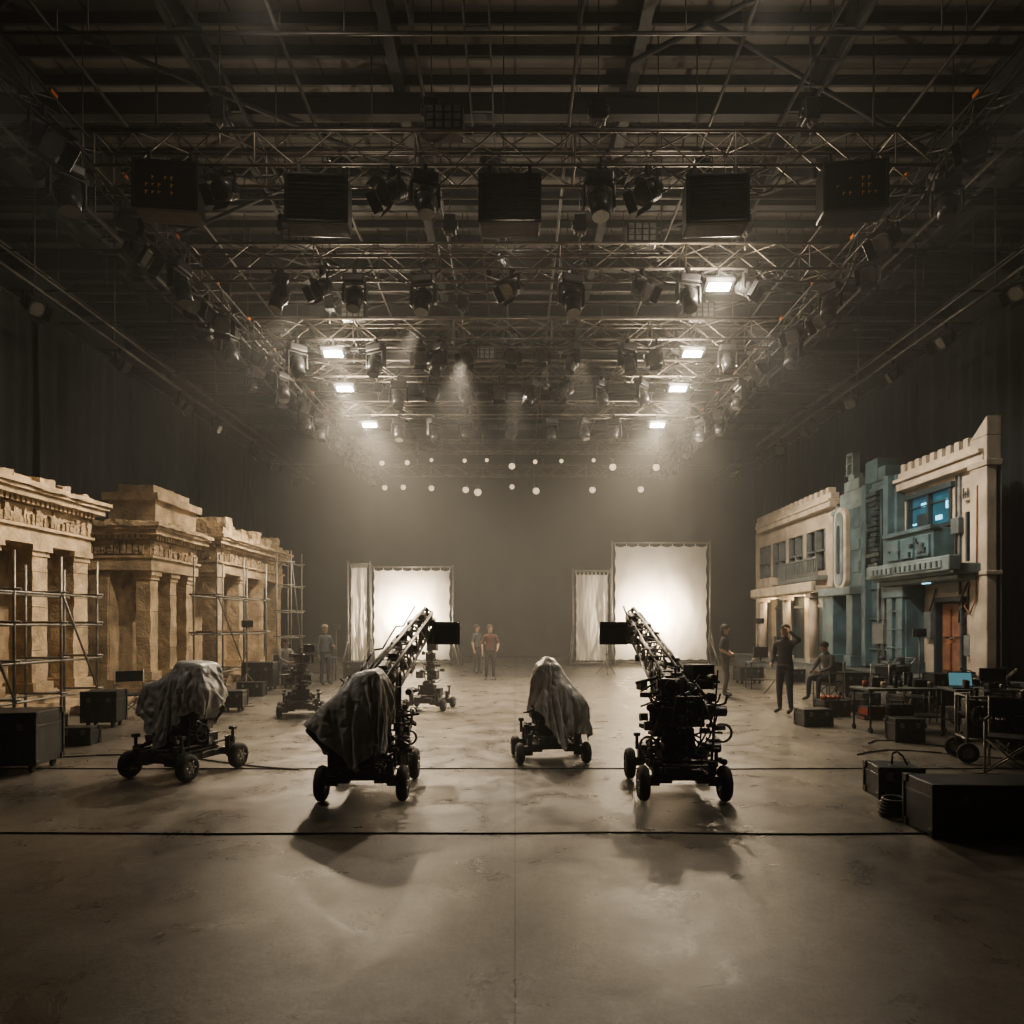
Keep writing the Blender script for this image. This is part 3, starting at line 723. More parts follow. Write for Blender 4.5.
# ------------------------------------------------------------------ muslin screens
def screen(x0,x1,y,z0,z1,label,legs=.3):
    r=root('muslin_screen',label,'diffusion screen')
    for a,b,nm in(((x0,y,z1),(x1,y,z1),'frame_rail'),((x0,y,z0),(x1,y,z0),'frame_rail'),((x0,y,0),(x0,y,z1+.12),'frame_post'),((x1,y,0),(x1,y,z1+.12),'frame_post')):
        part(r,nm,MB().cyl(a,b,.04,n=8),STEEL)
    for x,s in((x0,-1),(x1,1)):
        for a,b in(((x,y,1.1),(x+s*legs,y-.5,.0)),((x,y,1.6),(x,y+.5,.0)),((x,y,1.6),(x+s*legs*1.3,y+.2,.0))):
            part(r,'stand_leg',MB().cyl(a,b,.028,n=6),STEEL)
    def sheet(a,b,yy,zt,zb_,amp):
        n=60;vs=[];fs=[];m=30
        for j in range(m+1):
            for i in range(n+1):
                u=i/n;v=j/m
                sag=.05*math.sin(u*math.pi*8)**2
                z=zb_+(zt-zb_)*v - (sag if j==m else 0)+(sag if j==0 else 0)
                x=a+(b-a)*u; inx=.05*math.sin(v*math.pi*7)**2
                if i==0: x+=inx
                if i==n: x-=inx
                vs.append((x,yy+amp*noise.noise(V((u*4+v*2,v*3-u,a)))+amp*.4*noise.noise(V((u*12,v*7,b))),z))
        for j in range(m):
            for i in range(n):
                q=j*(n+1)+i; fs.append((q,q+1,q+n+2,q+n+1))
        return MB().add(vs,fs,True)
    part(r,'sheet',sheet(x0+.12,x1-.12,y,z1-.13,z0+.08,.09),MUSLIN)
    n=8
    for i in range(n+1):
        x=x0+.13+(x1-x0-.26)*i/n; part(r,'tie',MB().cyl((x,y,z1-.16),(x,y,z1),.014,n=5),MUSLIN)
    return r
Y=30.
X=lambda px,y=Y:(px-515)/700*y
Z=lambda py,y=Y:1.75-(py-625)/700*y
screen(X(371),X(453),Y,.16,Z(567),'large warm backlit white muslin on a metal frame')
screen(X(348,29.7),X(370,29.7),29.7,.14,Z(564,29.7),'narrow white muslin panel on a metal frame',.15)
screen(X(612),X(710),Y,.16,Z(543),'tall warm backlit white muslin on a metal frame')
screen(X(573,29.7),X(611,29.7),29.7,.14,Z(571,29.7),'smaller white muslin panel on a metal frame',.15)
LX=(X(407),X(653))
def standlamp(x,y,z):
    r=root('studio_lamp','large studio lamp on a tripod stand behind a muslin','studio light',(x,y,0),group='screen backlights')
    part(r,'stand',MB().cyl((0,0,.5),(0,.1,z-.25),.03,n=8).cyl((0,0,.7),(.5,.3,0),.02,n=6).cyl((0,0,.7),(-.5,.3,0),.02,n=6).cyl((0,0,.7),(0,-.3,0),.02,n=6),BLK)
    part(r,'housing',MB().cyl((0,.35,z),(0,0,z),.2,.26,n=18).box((0,.1,z-.25),(.1,.1,.15)),BLK2)
    part(r,'light_face',MB().cyl((0,-.0,z),(0,-.02,z),.23,n=18),WARMGLOW)
for x in LX: standlamp(x,Y+1.1,2.2)
# ------------------------------------------------------------------ camera crane / dolly
def wheel(parent,x,y,rad=.18,w=.1):
    ax=V((1,0,0)); c=V((x,y,rad))
    mb=MB().torus(c,ax,rad-.055,.055,26,10).cyl(c-ax*w*.35,c+ax*w*.35,rad-.05,n=22)
    t=part(parent,'wheel',mb,RUB)
    mb=MB().cyl(c-ax*w*.45,c+ax*w*.45,rad*.42,n=16).cyl(c-ax*w*.6,c+ax*w*.6,rad*.16,n=10)
    for k in range(6):
        a=k*math.pi/3; d=V((0,math.cos(a),math.sin(a))); mb.cyl(c+ax*w*.42+d*rad*.25,c+ax*w*.42+d*rad*.55,.012,n=5)
        mb.cyl(c-ax*w*.42+d*rad*.25,c-ax*w*.42+d*rad*.55,.012,n=5)
    part(t,'hub',mb,GRYM)
def chassis(r,hw=.34,hl=.5,zr=.24,rad=.18):
    mb=MB()
    for sx in(-1,1):
        mb.box((sx*hw*.62,0,zr),(.07,hl*2+.1,.08)); mb.cyl((sx*hw*.62,-hl,zr+.12),(sx*hw*.62,hl,zr+.12),.018,n=6)
        for sy in(-1,1):
            mb.box((sx*(hw-.07),sy*hl,zr-.02),(.3,.1,.07)); mb.cyl((sx*hw,sy*hl,rad),(sx*hw-sx*.1,sy*hl,rad),.03,n=8)
            mb.box((sx*(hw-.06),sy*hl,zr+.09),(.06,.12,.14)); mb.cyl((sx*(hw-.02),sy*hl,zr+.1),(sx*(hw-.02),sy*hl,zr+.26),.02,n=8)
            mb.box((sx*(hw-.02),sy*hl,zr+.27),(.07,.07,.04))
            mb.torus((sx*(hw-.07),sy*hl,zr+.16),(0,0,1),.05,.012,14,5)
    for y in(-hl,-hl*.5,0,hl*.5,hl): mb.box((0,y,zr),(hw*1.5,.07,.06))
    mb.path([(-hw*.6,-hl-.06,zr+.14),(-hw*.6,-hl-.14,zr+.14),(hw*.6,-hl-.14,zr+.14),(hw*.6,-hl-.06,zr+.14)],.014,6)
    part(r,'chassis',mb,DGRY,.008)
    mb=MB().box((0,0,zr+.06),(hw*1.15,hl*1.5,.03)); 
    for i in range(6): mb.box((0,-hl*.6+i*hl*.24,zr+.08),(hw*1.1,.03,.012))
    part(r,'deck_plate',mb,GRYM,.006)
    part(r,'battery_pack',MB().box((-.12,-hl-.05,zr+.05),(.14,.1,.12)).box((.06,-hl-.05,zr+.04),(.24,.12,.1)).cyl((0,-hl-.02,zr+.1),(0,-hl-.12,zr+.1),.05,n=12),BLK2,.01)
    part(r,'power_unit',MB().box((.12,.2,zr+.16),(.16,.22,.16)).box((-.12,.25,zr+.14),(.34,.16,.12)),BLK2,.01)
    for sx in(-1,1):
        for sy in(-1,1): wheel(r,sx*(hw+.06),sy*hl,rad)
def cablemess(seed,n,cx,cy,z0,z1,rad):
    rr=random.Random(seed); mb=MB()
    for i in range(n):
        p=V((cx+rr.uniform(-rad,rad),cy+rr.uniform(-rad,rad),rr.uniform(z0,z1))); q=V((cx+rr.uniform(-rad,rad),cy+rr.uniform(-rad,rad),rr.uniform(z0,z1)))
        mb.path(swag(p,q,rr.uniform(.03,.2),n=8),.009,5)
    return mb
def camhead(r,c,yaw=0,s=1.):
    R=RZ(yaw)
    def P(x,y,z): return V(c)+R@V((x*s,y*s,z*s))
    b=part(r,'camera_body',MB().box(P(0,0,0),(.2*s,.36*s,.24*s),R).box(P(0,.24,.02),(.16*s,.14*s,.18*s),R).box(P(.0,.0,.15),(.12*s,.24*s,.05*s),R).box(P(.13,.05,0),(.06*s,.16*s,.14*s),R),BLK2,.012)
    mb=MB().cyl(P(0,-.16,0),P(0,-.36,0),.075*s,.085*s,n=16)
    for k in range(4): mb.torus(P(0,-.2-.04*k,0),R@V((0,1,0)),.085*s,.009*s,18,5)
    part(b,'lens',mb,BLK)
    part(b,'matte_box',MB().box(P(0,-.40,.10),(.24*s,.10*s,.02*s),R).box(P(0,-.40,-.10),(.24*s,.10*s,.02*s),R).box(P(.12,-.40,0),(.02*s,.10*s,.2*s),R).box(P(-.12,-.40,0),(.02*s,.10*s,.2*s),R),BLK,.004)
    part(b,'top_handle',MB().path([P(0,-.12,.17),P(0,-.12,.26),P(0,.12,.26),P(0,.12,.17)],.016*s,8),BLK)
    part(b,'viewfinder',MB().box(P(-.17,.1,.08),(.1*s,.2*s,.09*s),R).cyl(P(-.17,.2,.08),P(-.17,.3,.1),.04*s,.05*s,n=12),BLK2,.008)
    part(r,'pan_head',MB().cyl(P(0,0,-.36),P(0,0,-.26),.12*s,n=18).box(P(0,0,-.2),(.18*s,.24*s,.12*s),R).torus(P(.2,.05,-.25),R@V((1,0,0)),.09*s,.012*s,20,6).torus(P(0,.25,-.28),R@V((0,1,0)),.09*s,.012*s,20,6).cyl(P(.08,.05,-.25),P(.2,.05,-.25),.02*s,n=8).cyl(P(0,.1,-.28),P(0,.25,-.28),.02*s,n=8),DGRY,.006)
def monitor(r,c,yaw,w=.36,h=.26,d=.16):
    R=RZ(yaw)
    def P(x,y,z): return V(c)+R@V((x,y,z))
    m=part(r,'monitor',MB().box(P(0,0,0),(w,d,h),R).box(P(0,-d/2-.03,h/2+.0),(w+.02,.1,.014),R).box(P(-w/2-.0,-d/2-.03,0),(.014,.1,h),R).box(P(w/2,-d/2-.03,0),(.014,.1,h),R).box(P(0,d/2+.03,0),(w*.5,.08,h*.6),R),BLK2,.012)
    part(m,'screen',MB().box(P(0,-d/2-.004,0),(w*.86,.008,h*.8),R),GLASS)
    return m
def greeble(rr,n,xr,yr,zr):
    """cluster of small machine fittings: boxes, knobs, plates"""
    mb=MB()
    for k in range(n):
        c=V((rr.uniform(*xr),rr.uniform(*yr),rr.uniform(*zr))); mb.cm=rr.choice([0,0,0,1,1,2])
        t=rr.random()
        if t<.5: mb.box(c,(rr.uniform(.04,.13),rr.uniform(.04,.12),rr.uniform(.03,.10)),RZ(rr.uniform(-.5,.5))@RX(rr.uniform(-.3,.3)))
        elif t<.75: mb.cyl(c,c+V((rr.uniform(-.03,.03),-rr.uniform(.05,.12),0)),rr.uniform(.018,.045),n=10)
        elif t<.9: mb.cyl(c+V((-rr.uniform(.05,.15),0,0)),c+V((rr.uniform(.05,.15),0,rr.uniform(-.1,.1))),rr.uniform(.01,.02),n=6)
        else: mb.torus(c,(rr.uniform(-.5,.5),1,0),rr.uniform(.03,.07),.01,14,5)
    mb.cm=0
    return mb
GM=[BLK2,DGRY,GRYM]
def crane(loc,rz,base,tip,label,moncol,side=1):
    r=root('camera_crane',label,'camera crane',loc,rz,'camera cranes')
    chassis(r)
    mb=MB().cyl((0,.1,.28),(0,.1,.62),.11,n=18).cyl((0,.1,.6),(0,.1,base.z-.1),.075,n=16).cyl((0,.1,.6),(0,.1,.64),.15,n=18).cyl((0,.1,base.z-.14),(0,.1,base.z-.08),.14,n=18)
    for a in range(4):
        d=V((math.cos(a*math.pi/2+.78),math.sin(a*math.pi/2+.78),0)); mb.cyl(V((0,.1,.6))+d*.1,V((0,.1,.3))+d*.32,.022,n=7)
    part(r,'column',mb,DGRY)
    d=(tip-base).normalized(); sd=V((0,0,1)).cross(d).normalized(); up=d.cross(sd).normalized()
    tail=base-d*.6; W0=.15
    mb=MB()
    def corner(t,q,w): 
        p=tail.lerp(tip,t); a=w*(1-.42*t); return p+sd*(a if q%2 else -a)+up*(a*1.1 if q<2 else -a*1.1)
    for q in range(4): mb.cyl(corner(0,q,W0),corner(1,q,W0),.02,n=7)
    n=12
    for i in range(n):
        for q,w in((0,2),(1,3),(0,1),(2,3)):
            a,b=(i/n,(i+1)/n) if i%2 else((i+1)/n,i/n)
            mb.cyl(corner(a,q,W0),corner(b,w,W0),.011,n=5,caps=False)
        for q,w in((0,1),(1,3),(3,2),(2,0)): mb.cyl(corner(i/n,q,W0),corner(i/n,w,W0),.011,n=5,caps=False)
    part(r,'jib_arm',mb,GRYM)
    q=d.to_track_quat('Y','Z').to_matrix()
    part(r,'levelling_rod',MB().cyl(tail+up*.26,tip+up*.17,.016,n=7).cyl(tail-up*.23+sd*.03,tip-up*.16,.016,n=7),GRYM)
    rr=random.Random(5+side)
    mb=MB().box(base,(.26,.22,.28)).torus(base+V((side*.19,0,0)),(1,0,0),.14,.016,22,6)
    for k in range(26):
        t=rr.uniform(-.1,.98); p=base.lerp(tip,t)+sd*rr.uniform(-.16,.16)*(1-.4*t)+up*rr.choice([-.17,.15,.02])*(1-.3*t); mb.cm=rr.choice([0,0,1,2])
        if rr.random()<.65: mb.box(p,(rr.uniform(.05,.11),rr.uniform(.05,.14),rr.uniform(.04,.10)),q)
        else: mb.cyl(p-sd*.06,p+sd*.06,rr.uniform(.025,.05),n=10)
    mb.cm=0
    part(r,'arm_fittings',mb,GM)
    mb=MB()
    for k in range(4): mb.box(tail+d*(.03+.06*k)-up*.04,(.30,.045,.28),q)
    mb.cyl(tail-d*.08,tail+d*.35,.03,n=8)
    part(r,'counterweight',mb,BLK,.008)
    part(r,'tip_bracket',MB().box(tip,(.16,.14,.18)).cyl(tip,tip+V((moncol[0]*.6,0,moncol[2]*.6)),.035,n=8).torus(tip+V((0,0,.06)),(0,1,0),.07,.014,16,6).box(tip+V((-side*.05,-.1,-.12)),(.12,.14,.16)).box(tip+V((side*.06,-.06,-.24)),(.1,.1,.16)).cyl(tip+V((0,0,.08)),tip+V((0,0,.16)),.02,n=7),DGRY,.01)
    monitor(r,tip+V(moncol),side*.15,.34,.29,.26)
    part(r,'cable',cablemess(3+side,16,0,-.05,.35,base.z+.1,.30),CABLEM)
    pts=[corner(k/10,1,W0)+up*(.05+.05*math.sin(k*2.1))+sd*.05 for k in range(11)]
    part(r,'arm_cable',MB().path(pts,.012,6),CABLEM)
    return r
cl=(-1.53,7.45,0); g1=V((-1.62,7.12,0))
r=crane(cl,.03,V((.08,.15,1.12)),V((.42,1.75,1.82)),'black camera crane with raised lattice arm, partly covered by tarpaulin',moncol=(.24,0,-.18))
off=g1-V(cl)
mb=MB()
for c,s,R in COLL1: mb.box(V(c)+off,(s[0]*.94,s[1]*.94,s[2]*.94),R)
part(r,'equipment_body',mb,BLK2,.03)
mb=greeble(random.Random(31),44,(.18,.44),(-.35,.3),(.34,1.1))
mb.cyl((.3,-.1,.28),(.3,-.1,1.1),.035,n=10).cyl((.36,.1,.28),(.3,.1,.9),.03,n=8)
part(r,'control_unit',mb,GM,.005)
part(r,'control_handle',MB().path([(.3,-.2,.7),(.46,-.3,.75),(.48,-.34,.9)],.014,7),GRYM)
part(r,'handwheel',MB().torus((.44,-.3,.6),(0,1,0),.07,.012,18,6).cyl((.3,-.2,.6),(.44,-.3,.6),.014,n=6),GRYM)
r=crane((1.69,7.45,0),-.03,V((.0,.15,1.12)),V((-.2,1.75,1.82)),'black camera crane with exposed camera body, raised arm and monitor',moncol=(-.24,0,-.18),side=-1)
camhead(r,(-.02,-.28,1.14),-.4,.72)
monitor(r,(.24,.0,1.20),.3,.24,.26,.14)
monitor(r,(-.2,-.42,.84),-.25,.22,.17,.08)
mb=MB().box((-.02,-.28,.60),(.30,.22,.22)).box((.20,-.15,.80),(.14,.2,.2)).box((-.2,-.1,.72),(.12,.22,.26)).cyl((.24,-.2,.86),(.5,-.2,.86),.055,n=14).cyl((.2,-.28,.50),(.42,-.28,.50),.05,n=14).box((0,-.42,.36),(.5,.06,.07)).cyl((-.36,-.3,.72),(-.1,-.3,.72),.05,n=12)
part(r,'control_unit',mb,BLK2,.01)
part(r,'control_fittings',greeble(random.Random(21),100,(-.34,.38),(-.48,.05),(.33,1.22)),GM,.004)
for pts in([(.3,-.2,.9),(.46,-.3,.95),(.48,-.34,1.05)],[(-.3,-.45,.3),(-.33,-.5,.6),(-.2,-.5,.95)],[(.28,-.45,.3),(.3,-.5,.7),(.2,-.5,1.0)]): part(r,'control_handle',MB().path(pts,.014,7),GRYM)
part(r,'handwheel',MB().torus((.42,-.36,.66),(0,1,0),.09,.013,18,6).cyl((.3,-.3,.66),(.42,-.36,.66),.014,n=6),GRYM)
part(r,'handwheel',MB().torus((-.34,-.44,.55),(0,1,0),.08,.013,18,6).cyl((-.25,-.3,.55),(-.34,-.44,.55),.014,n=6),GRYM)
part(r,'cable',cablemess(9,24,.02,-.25,.4,1.35,.34),CABLEM)
tarp_obj(D1,'grey crumpled tarpaulin slung over camera crane gear',g1,0)
def dolly(loc,rz,label,rad=.15,hw=.34,hl=.42,coll=None):
    r=root('camera_dolly',label,'camera dolly',loc,rz,'covered camera dollies')
    chassis(r,hw,hl,.22,rad=rad)
    part(r,'column',MB().cyl((0,0,.24),(0,0,.85),.12,n=16).cyl((0,0,.5),(0,0,.55),.16,n=16).box((0,0,.42),(.34,.4,.22)).cyl((.2,-.2,.3),(.2,-.2,.7),.03,n=8),BLK)
    part(r,'base_fittings',greeble(random.Random(int(abs(loc[0])*7)),36,(-.27,.27),(-.36,.3),(.3,.66)),GM,.004)
    mb=MB()
    for c,s,R in coll: mb.box(c,(s[0]*.94,s[1]*.94,s[2]*.94),R)
    part(r,'camera_body',mb,BLK2,.03)
    part(r,'cable',cablemess(int(abs(loc[0])*10),12,0,-.08,.3,.75,.28),CABLEM)
    part(r,'handwheel',MB().torus((.32,-.1,.5),(1,0,0),.1,.013,20,6).cyl((.1,-.1,.5),(.33,-.1,.5),.015,n=6),BLK)
    return r
l3=(-3.9,8.3,0); dolly(l3,-.3,'black four-wheeled camera dolly under a grey tarpaulin',coll=COLL3,rad=.16,hw=.34,hl=.42)
tarp_obj(D3,'grey crumpled tarpaulin bundled over a camera dolly load',l3,-.3)
l4=(.45,9.1,0); dolly(l4,.1,'black compact camera dolly beneath a long hanging tarpaulin',coll=COLL4,rad=.14,hw=.36,hl=.3)
tarp_obj(D4,'grey tarpaulin hanging to the floor over a compact dolly',l4,.1)
def smallrig(loc,rz,label):
    r=root('camera_pedestal',label,'camera pedestal',loc,rz,'small camera pedestals')
    chassis(r,.34,.34,.18,rad=.12)
    part(r,'column',MB().cyl((0,0,.2),(0,0,.95),.06,n=12).cyl((0,0,.55),(0,0,.6),.12,n=14).cyl((0,0,.6),(.25,-.2,.25),.02,n=6).cyl((0,0,.6),(-.25,-.2,.25),.02,n=6).cyl((0,0,.6),(0,.3,.25),.02,n=6).torus((0,0,.8),(0,0,1),.2,.014,22,6).box((0,-.1,.42),(.3,.2,.18)).box((.1,0,.7),(.16,.2,.16)),BLK)
    part(r,'base_fittings',greeble(random.Random(int(abs(loc[0])*9)),30,(-.25,.25),(-.25,.2),(.25,.95)),GM,.004)
    camhead(r,(0,0,1.1),.4,.75)
    part(r,'arm',MB().cyl((0,.1,.9),(.12,-.2,1.3),.025,n=8).cyl((0,.1,.9),(-.3,.3,.7),.03,n=8).box((-.3,.3,.7),(.16,.16,.16)),GRYM)
    monitor(r,(.14,-.2,1.3),0,.2,.15,.06)
    part(r,'cable',cablemess(4,8,0,0,.2,1.0,.25),CABLEM)
    return r
smallrig((-4.15,13.6,0),.3,'small black camera pedestal with tilted arm near the temple set')
smallrig((-1.78,14.6,0),-.2,'squat black camera pedestal with crowded rig')
# ------------------------------------------------------------------ cables on floor
def floorcable(y,x0,x1,seed,r=.013):
    pts=[];n=60
    for i in range(n+1):
        x=x0+(x1-x0)*i/n; pts.append((x,y+.05*noise.noise(V((x*.6,seed,0))),r))
    return MB().path(pts,r,6)
FC='loose black cable curling over the floor'
solo('floor_cable',floorcable(5.86,-8,8,1,.007),CABLEM,'long black cable laid straight across the concrete','cable','floor cables')
solo('floor_cable',floorcable(8.5,-11,9,4,.007),CABLEM,'long black cable laid straight across the concrete','cable','floor cables')
for x0,y0,dx,a,w,n in((-6.6,8.9,.5,.5,.55,9),(4.6,9.4,.3,.35,.7,9),(5,7.9,.25,.3,.8,10),(5.2,10.3,.25,.3,1.1,12),(-8,14.8,.3,.3,.9,9),(4.2,7.8,.2,.15,1.3,9)):
    solo('floor_cable',MB().path([(x0+x*dx,y0+a*math.sin(x*w),.012) for x in range(0,n)],.01,6),CABLEM,FC,'cable','floor cables')
# ------------------------------------------------------------------ cases
def case(loc,w,d,h,rz=0,label='black flight case with steel corners and latches',cast=False):
    r=root('flight_case',label,'equipment case',loc,rz,'equipment cases')
    z0=.09 if cast else 0
    part(r,'body',MB().box((0,0,z0+(h-z0)*.36),(w,d,(h-z0)*.72)),CASEM,.012)
    part(r,'lid',MB().box((0,0,z0+(h-z0)*.865),(w,d,(h-z0)*.26)),CASEM,.012)
    zz=z0+(h-z0)*.725; mb=MB(); t=.012
    mb.box((0,0,zz),(w+t,d+t,.025))
    for sx in(-1,1):
        for sy in(-1,1):
            mb.box((sx*w/2,sy*d/2,z0+(h-z0)/2),(.03,.03,(h-z0)-.01))
            for z in(z0+.03,h-.03): mb.box((sx*(w/2-.02),sy*(d/2-.02),z),(.07,.07,.065))
    nr=max(2,int(w/.16))
    for k in range(1,nr): mb.box((-w/2+w*k/nr,-d/2-.002,z0+(h-z0)*.34),(.02,.014,(h-z0)*.6))
    part(r,'edge_trim',mb,DGRY,.004)
    for x in(-w*.28,w*.28): part(r,'latch',MB().box((x,-d/2-.012,zz),(.06,.02,.08)),STEEL,.004)
    part(r,'handle',MB().path([(-.07,-d/2-.01,zz-.12),(-.07,-d/2-.035,zz-.14),(.07,-d/2-.035,zz-.14),(.07,-d/2-.01,zz-.12)],.01,6).box((0,-d/2-.005,zz-.12),(.2,.01,.08)),BLK)
    if cast:
        for sx in(-1,1):
            for sy in(-1,1): part(r,'caster',MB().cyl((sx*(w/2-.08)-.02,sy*(d/2-.08),.04),(sx*(w/2-.08)+.02,sy*(d/2-.08),.04),.04,n=12).box((sx*(w/2-.08),sy*(d/2-.08),.07),(.05,.06,.04)),RUB)
    return r
case((3.99,5.95,0),1.1,.46,.44,-.04,'large black ribbed equipment trunk with latches')
case((3.89,7.2,0),.42,.38,.32,-.1,'small black equipment case with a loose cable on top')
case((-6.05,8.5,0),.75,.6,.72,.1,'tall black flight case on casters',True)
case((-6.4,10.3,0),.42,.3,.26,.1,'small black equipment case on the floor')
case((-7.1,12.1,0),.55,.45,.62,.15,'black flight case beside the scaffold',True)
case((-7.5,11.2,0),.4,.4,.3,.0,'small dark case beside the scaffold')
case((-5.75,14.3,0),.45,.4,.42,.1,'black case on casters near the temple set',True)
case((-6.9,19.0,0),.8,.6,.75,.05,'tall dark flight case near the scaffold',True)
case((-6.1,19.5,0),.6,.5,.5,-.1,'dark flight case near the scaffold',True)
case((-6.5,17.3,0),.6,.4,.35,.1,'low dark case near the scaffold')
case((-5.0,22.0,0),.7,.5,.6,.1,'dark flight case beside a crew member',True)
case((5.2,12.2,0),.5,.35,.3,.1,'small black case near the table')
case((7.0,21.0,0),.7,.5,.5,.1,'dark flight case by the shopfront set',True)
case((5.9,10.6,0),.4,.35,.35,-.1,'black case beside the folding table')
case((8.3,17.2,0),.6,.5,.6,0,'dark flight case by the futuristic set',True)
case((9.0,14.6,0),.7,.5,.75,-.1,'tall dark flight case by the futuristic set',True)
case((9.3,13.0,0),.6,.5,.55,.1,'dark flight case by the futuristic set',True)
case((7.9,10.9,0),.5,.5,.6,.2,'black flight case beside the equipment cart',True)
case((6.95,9.9,0),.5,.4,.45,.2,'black flight case among equipment carts',True)
for x,y,w,d,h,a in((-7.2,14.9,.5,.4,.35,.2),(-7.4,16.2,.6,.4,.5,-.1),(-6.6,15.6,.35,.3,.25,.4),(-7.0,13.9,.3,.3,.22,.1),(7.6,13.6,.5,.4,.4,.2),(8.2,14.2,.4,.35,.6,-.2),(7.5,15.0,.45,.35,.3,.3),(6.9,14.2,.35,.3,.25,-.3),(8.9,18.6,.5,.4,.5,.1),(9.2,20.3,.5,.5,.7,0),(8.6,21.6,.5,.4,.4,.2)):
    case((x,y,0),w,d,h,a,'small dark equipment case in the gear cluster by the sets')
mb=MB()
for k in range(5): mb.torus((0,0,.035+.03*k),(.05*math.sin(k),.05*math.cos(k),1),.12-.006*k,.018,24,6)
solo('cable_coil',mb,CABLEM,'coiled black cable on the floor beside a trunk','cable',loc=(3.47,6.4,.0))
solo('loose_cable',MB().path([(3.85,7.15,.33),(3.88,7.2,.43),(3.93,7.2,.45),(3.96,7.15,.41),(3.98,7.1,.33)],.010,6),CABLEM,'short stiff cable looped on top of a case','cable')
def cart(loc,rz,label,seed=1):
    r=root('equipment_cart',label,'cart',loc,rz,'equipment carts')
    mb=MB()
    for sx in(-1,1):
        for sy in(-1,1): mb.cyl((sx*.36,sy*.24,.14),(sx*.36,sy*.24,.86),.016,n=7)
    for z in(.3,.84):
        for sy in(-1,1): mb.cyl((-.36,sy*.24,z),(.36,sy*.24,z),.014,n=6)
        for sx in(-1,1): mb.cyl((sx*.36,-.24,z),(sx*.36,.24,z),.014,n=6)
    mb.path([(.36,-.24,.84),(.5,-.24,.98),(.5,.24,.98),(.36,.24,.84)],.016,7)
    part(r,'frame',mb,GRYM)
    for z in(.29,.60): part(r,'shelf',MB().box((0,0,z),(.72,.48,.02)),BLK)
    for sx in(-1,1):
        for sy in(-1,1):
            w=part(r,'wheel',MB().torus((sx*.36,sy*.27,.13),(0,1,0),.10,.03,22,8),RUB)
            part(w,'hub',MB().cyl((sx*.36,sy*.27-.03,.13),(sx*.36,sy*.27+.03,.13),.07,n=14),GRYM)
    rr=random.Random(seed)
    mb=MB()
    for z,h in((.30,.24),(.61,.2)):
        x=-.34
        while x<.2:
            w=rr.uniform(.12,.24); mb.box((x+w/2,rr.uniform(-.08,.0),z+h*.5*rr.uniform(.8,1)),(w-.02,rr.uniform(.25,.4),h*rr.uniform(.8,1)))
            x+=w
    part(r,'stacked_gear',mb,BLK2,.01)
    part(r,'small_gear',greeble(rr,34,(-.33,.33),(-.28,.1),(.32,1.0)),GM,.004)
    part(r,'cable',cablemess(seed+3,12,0,-.1,.25,.9,.34),CABLEM)
    for k in range(2): part(r,'cable_coil',MB().torus((-.2+.4*k,-.27,.6),(0,1,.1),.12,.02,22,6).torus((-.2+.4*k,-.3,.59),(0,1,-.1),.11,.02,22,6),CABLEM)
    return r
CL='black wheeled equipment cart loaded with gear and cable coils'
cart((6.15,9.0,0),-.3,CL,1); cart((7.35,9.2,0),.2,CL,2); cart((8.2,12.3,0),-.6,CL,3); cart((8.7,16.2,0),.4,CL,4)
# ------------------------------------------------------------------ tables and props
def table(loc,w,d,h,rz,label,wheels=False):
    r=root('folding_table',label,'table',loc,rz,'work tables')
    part(r,'tabletop',MB().box((0,0,h-.02),(w,d,.04)),GREYP,.008)
    for sx in(-1,1):
        for sy in(-1,1):
            mb=MB().cyl((sx*(w/2-.06),sy*(d/2-.05),.05 if wheels else 0),(sx*(w/2-.06),sy*(d/2-.05),h-.04),.016,n=8)
            if wheels: mb.cyl((sx*(w/2-.06)-.015,sy*(d/2-.05),.045),(sx*(w/2-.06)+.015,sy*(d/2-.05),.045),.045,n=12)
            part(r,'leg',mb,BLK)
    part(r,'shelf',MB().box((0,0,h*.35),(w-.12,d-.1,.02)),BLK)
    return r
LG=mat('laptop_glow',(.1,.3,.35),.3,emit=(.25,.55,.62),estr=.35)
def laptop(loc,rz,label='open laptop with a pale blue screen'):
    r=root('laptop',label,'laptop',loc,rz)
    part(r,'keyboard_base',MB().box((0,0,.012),(.34,.24,.02)),BLK2,.004)
    R=RX(-.25); part(r,'lid',MB().box((0,.15,.13),(.34,.012,.23),R),BLK2,.004)
    part(r,'screen',MB().box((0,.141,.132),(.31,.004,.2),R),LG)
def mug(loc,m,s=1): 
    solo('mug',MB().cyl((0,0,0),(0,0,.1*s),.04*s,n=14).torus((.05*s,0,.05*s),(0,1,0),.03*s,.008*s,12,6),m,'small cup standing on a work table','cup',loc=loc)
def bottle(loc,m): solo('bottle',MB().cyl((0,0,0),(0,0,.16),.035,n=12).cyl((0,0,.16),(0,0,.2),.035,.014,n=12).cyl((0,0,.2),(0,0,.25),.014,n=8),m,'small bottle standing on a work table','bottle',loc=loc)
def toolbox(loc,w,d,h,m,rz=0,label='small plastic toolbox on a work surface'):
    r=root('toolbox',label,'toolbox',loc,rz,'toolboxes')
    part(r,'body',MB().box((0,0,h*.4),(w,d,h*.8)),m,.01); part(r,'lid',MB().box((0,0,h*.88),(w*1.03,d*1.03,h*.16)),BLK2,.01)
    part(r,'handle',MB().path([(-w*.25,0,h*.95),(-w*.25,0,h*1.2),(w*.25,0,h*1.2),(w*.25,0,h*.95)],.01,6),BLK)
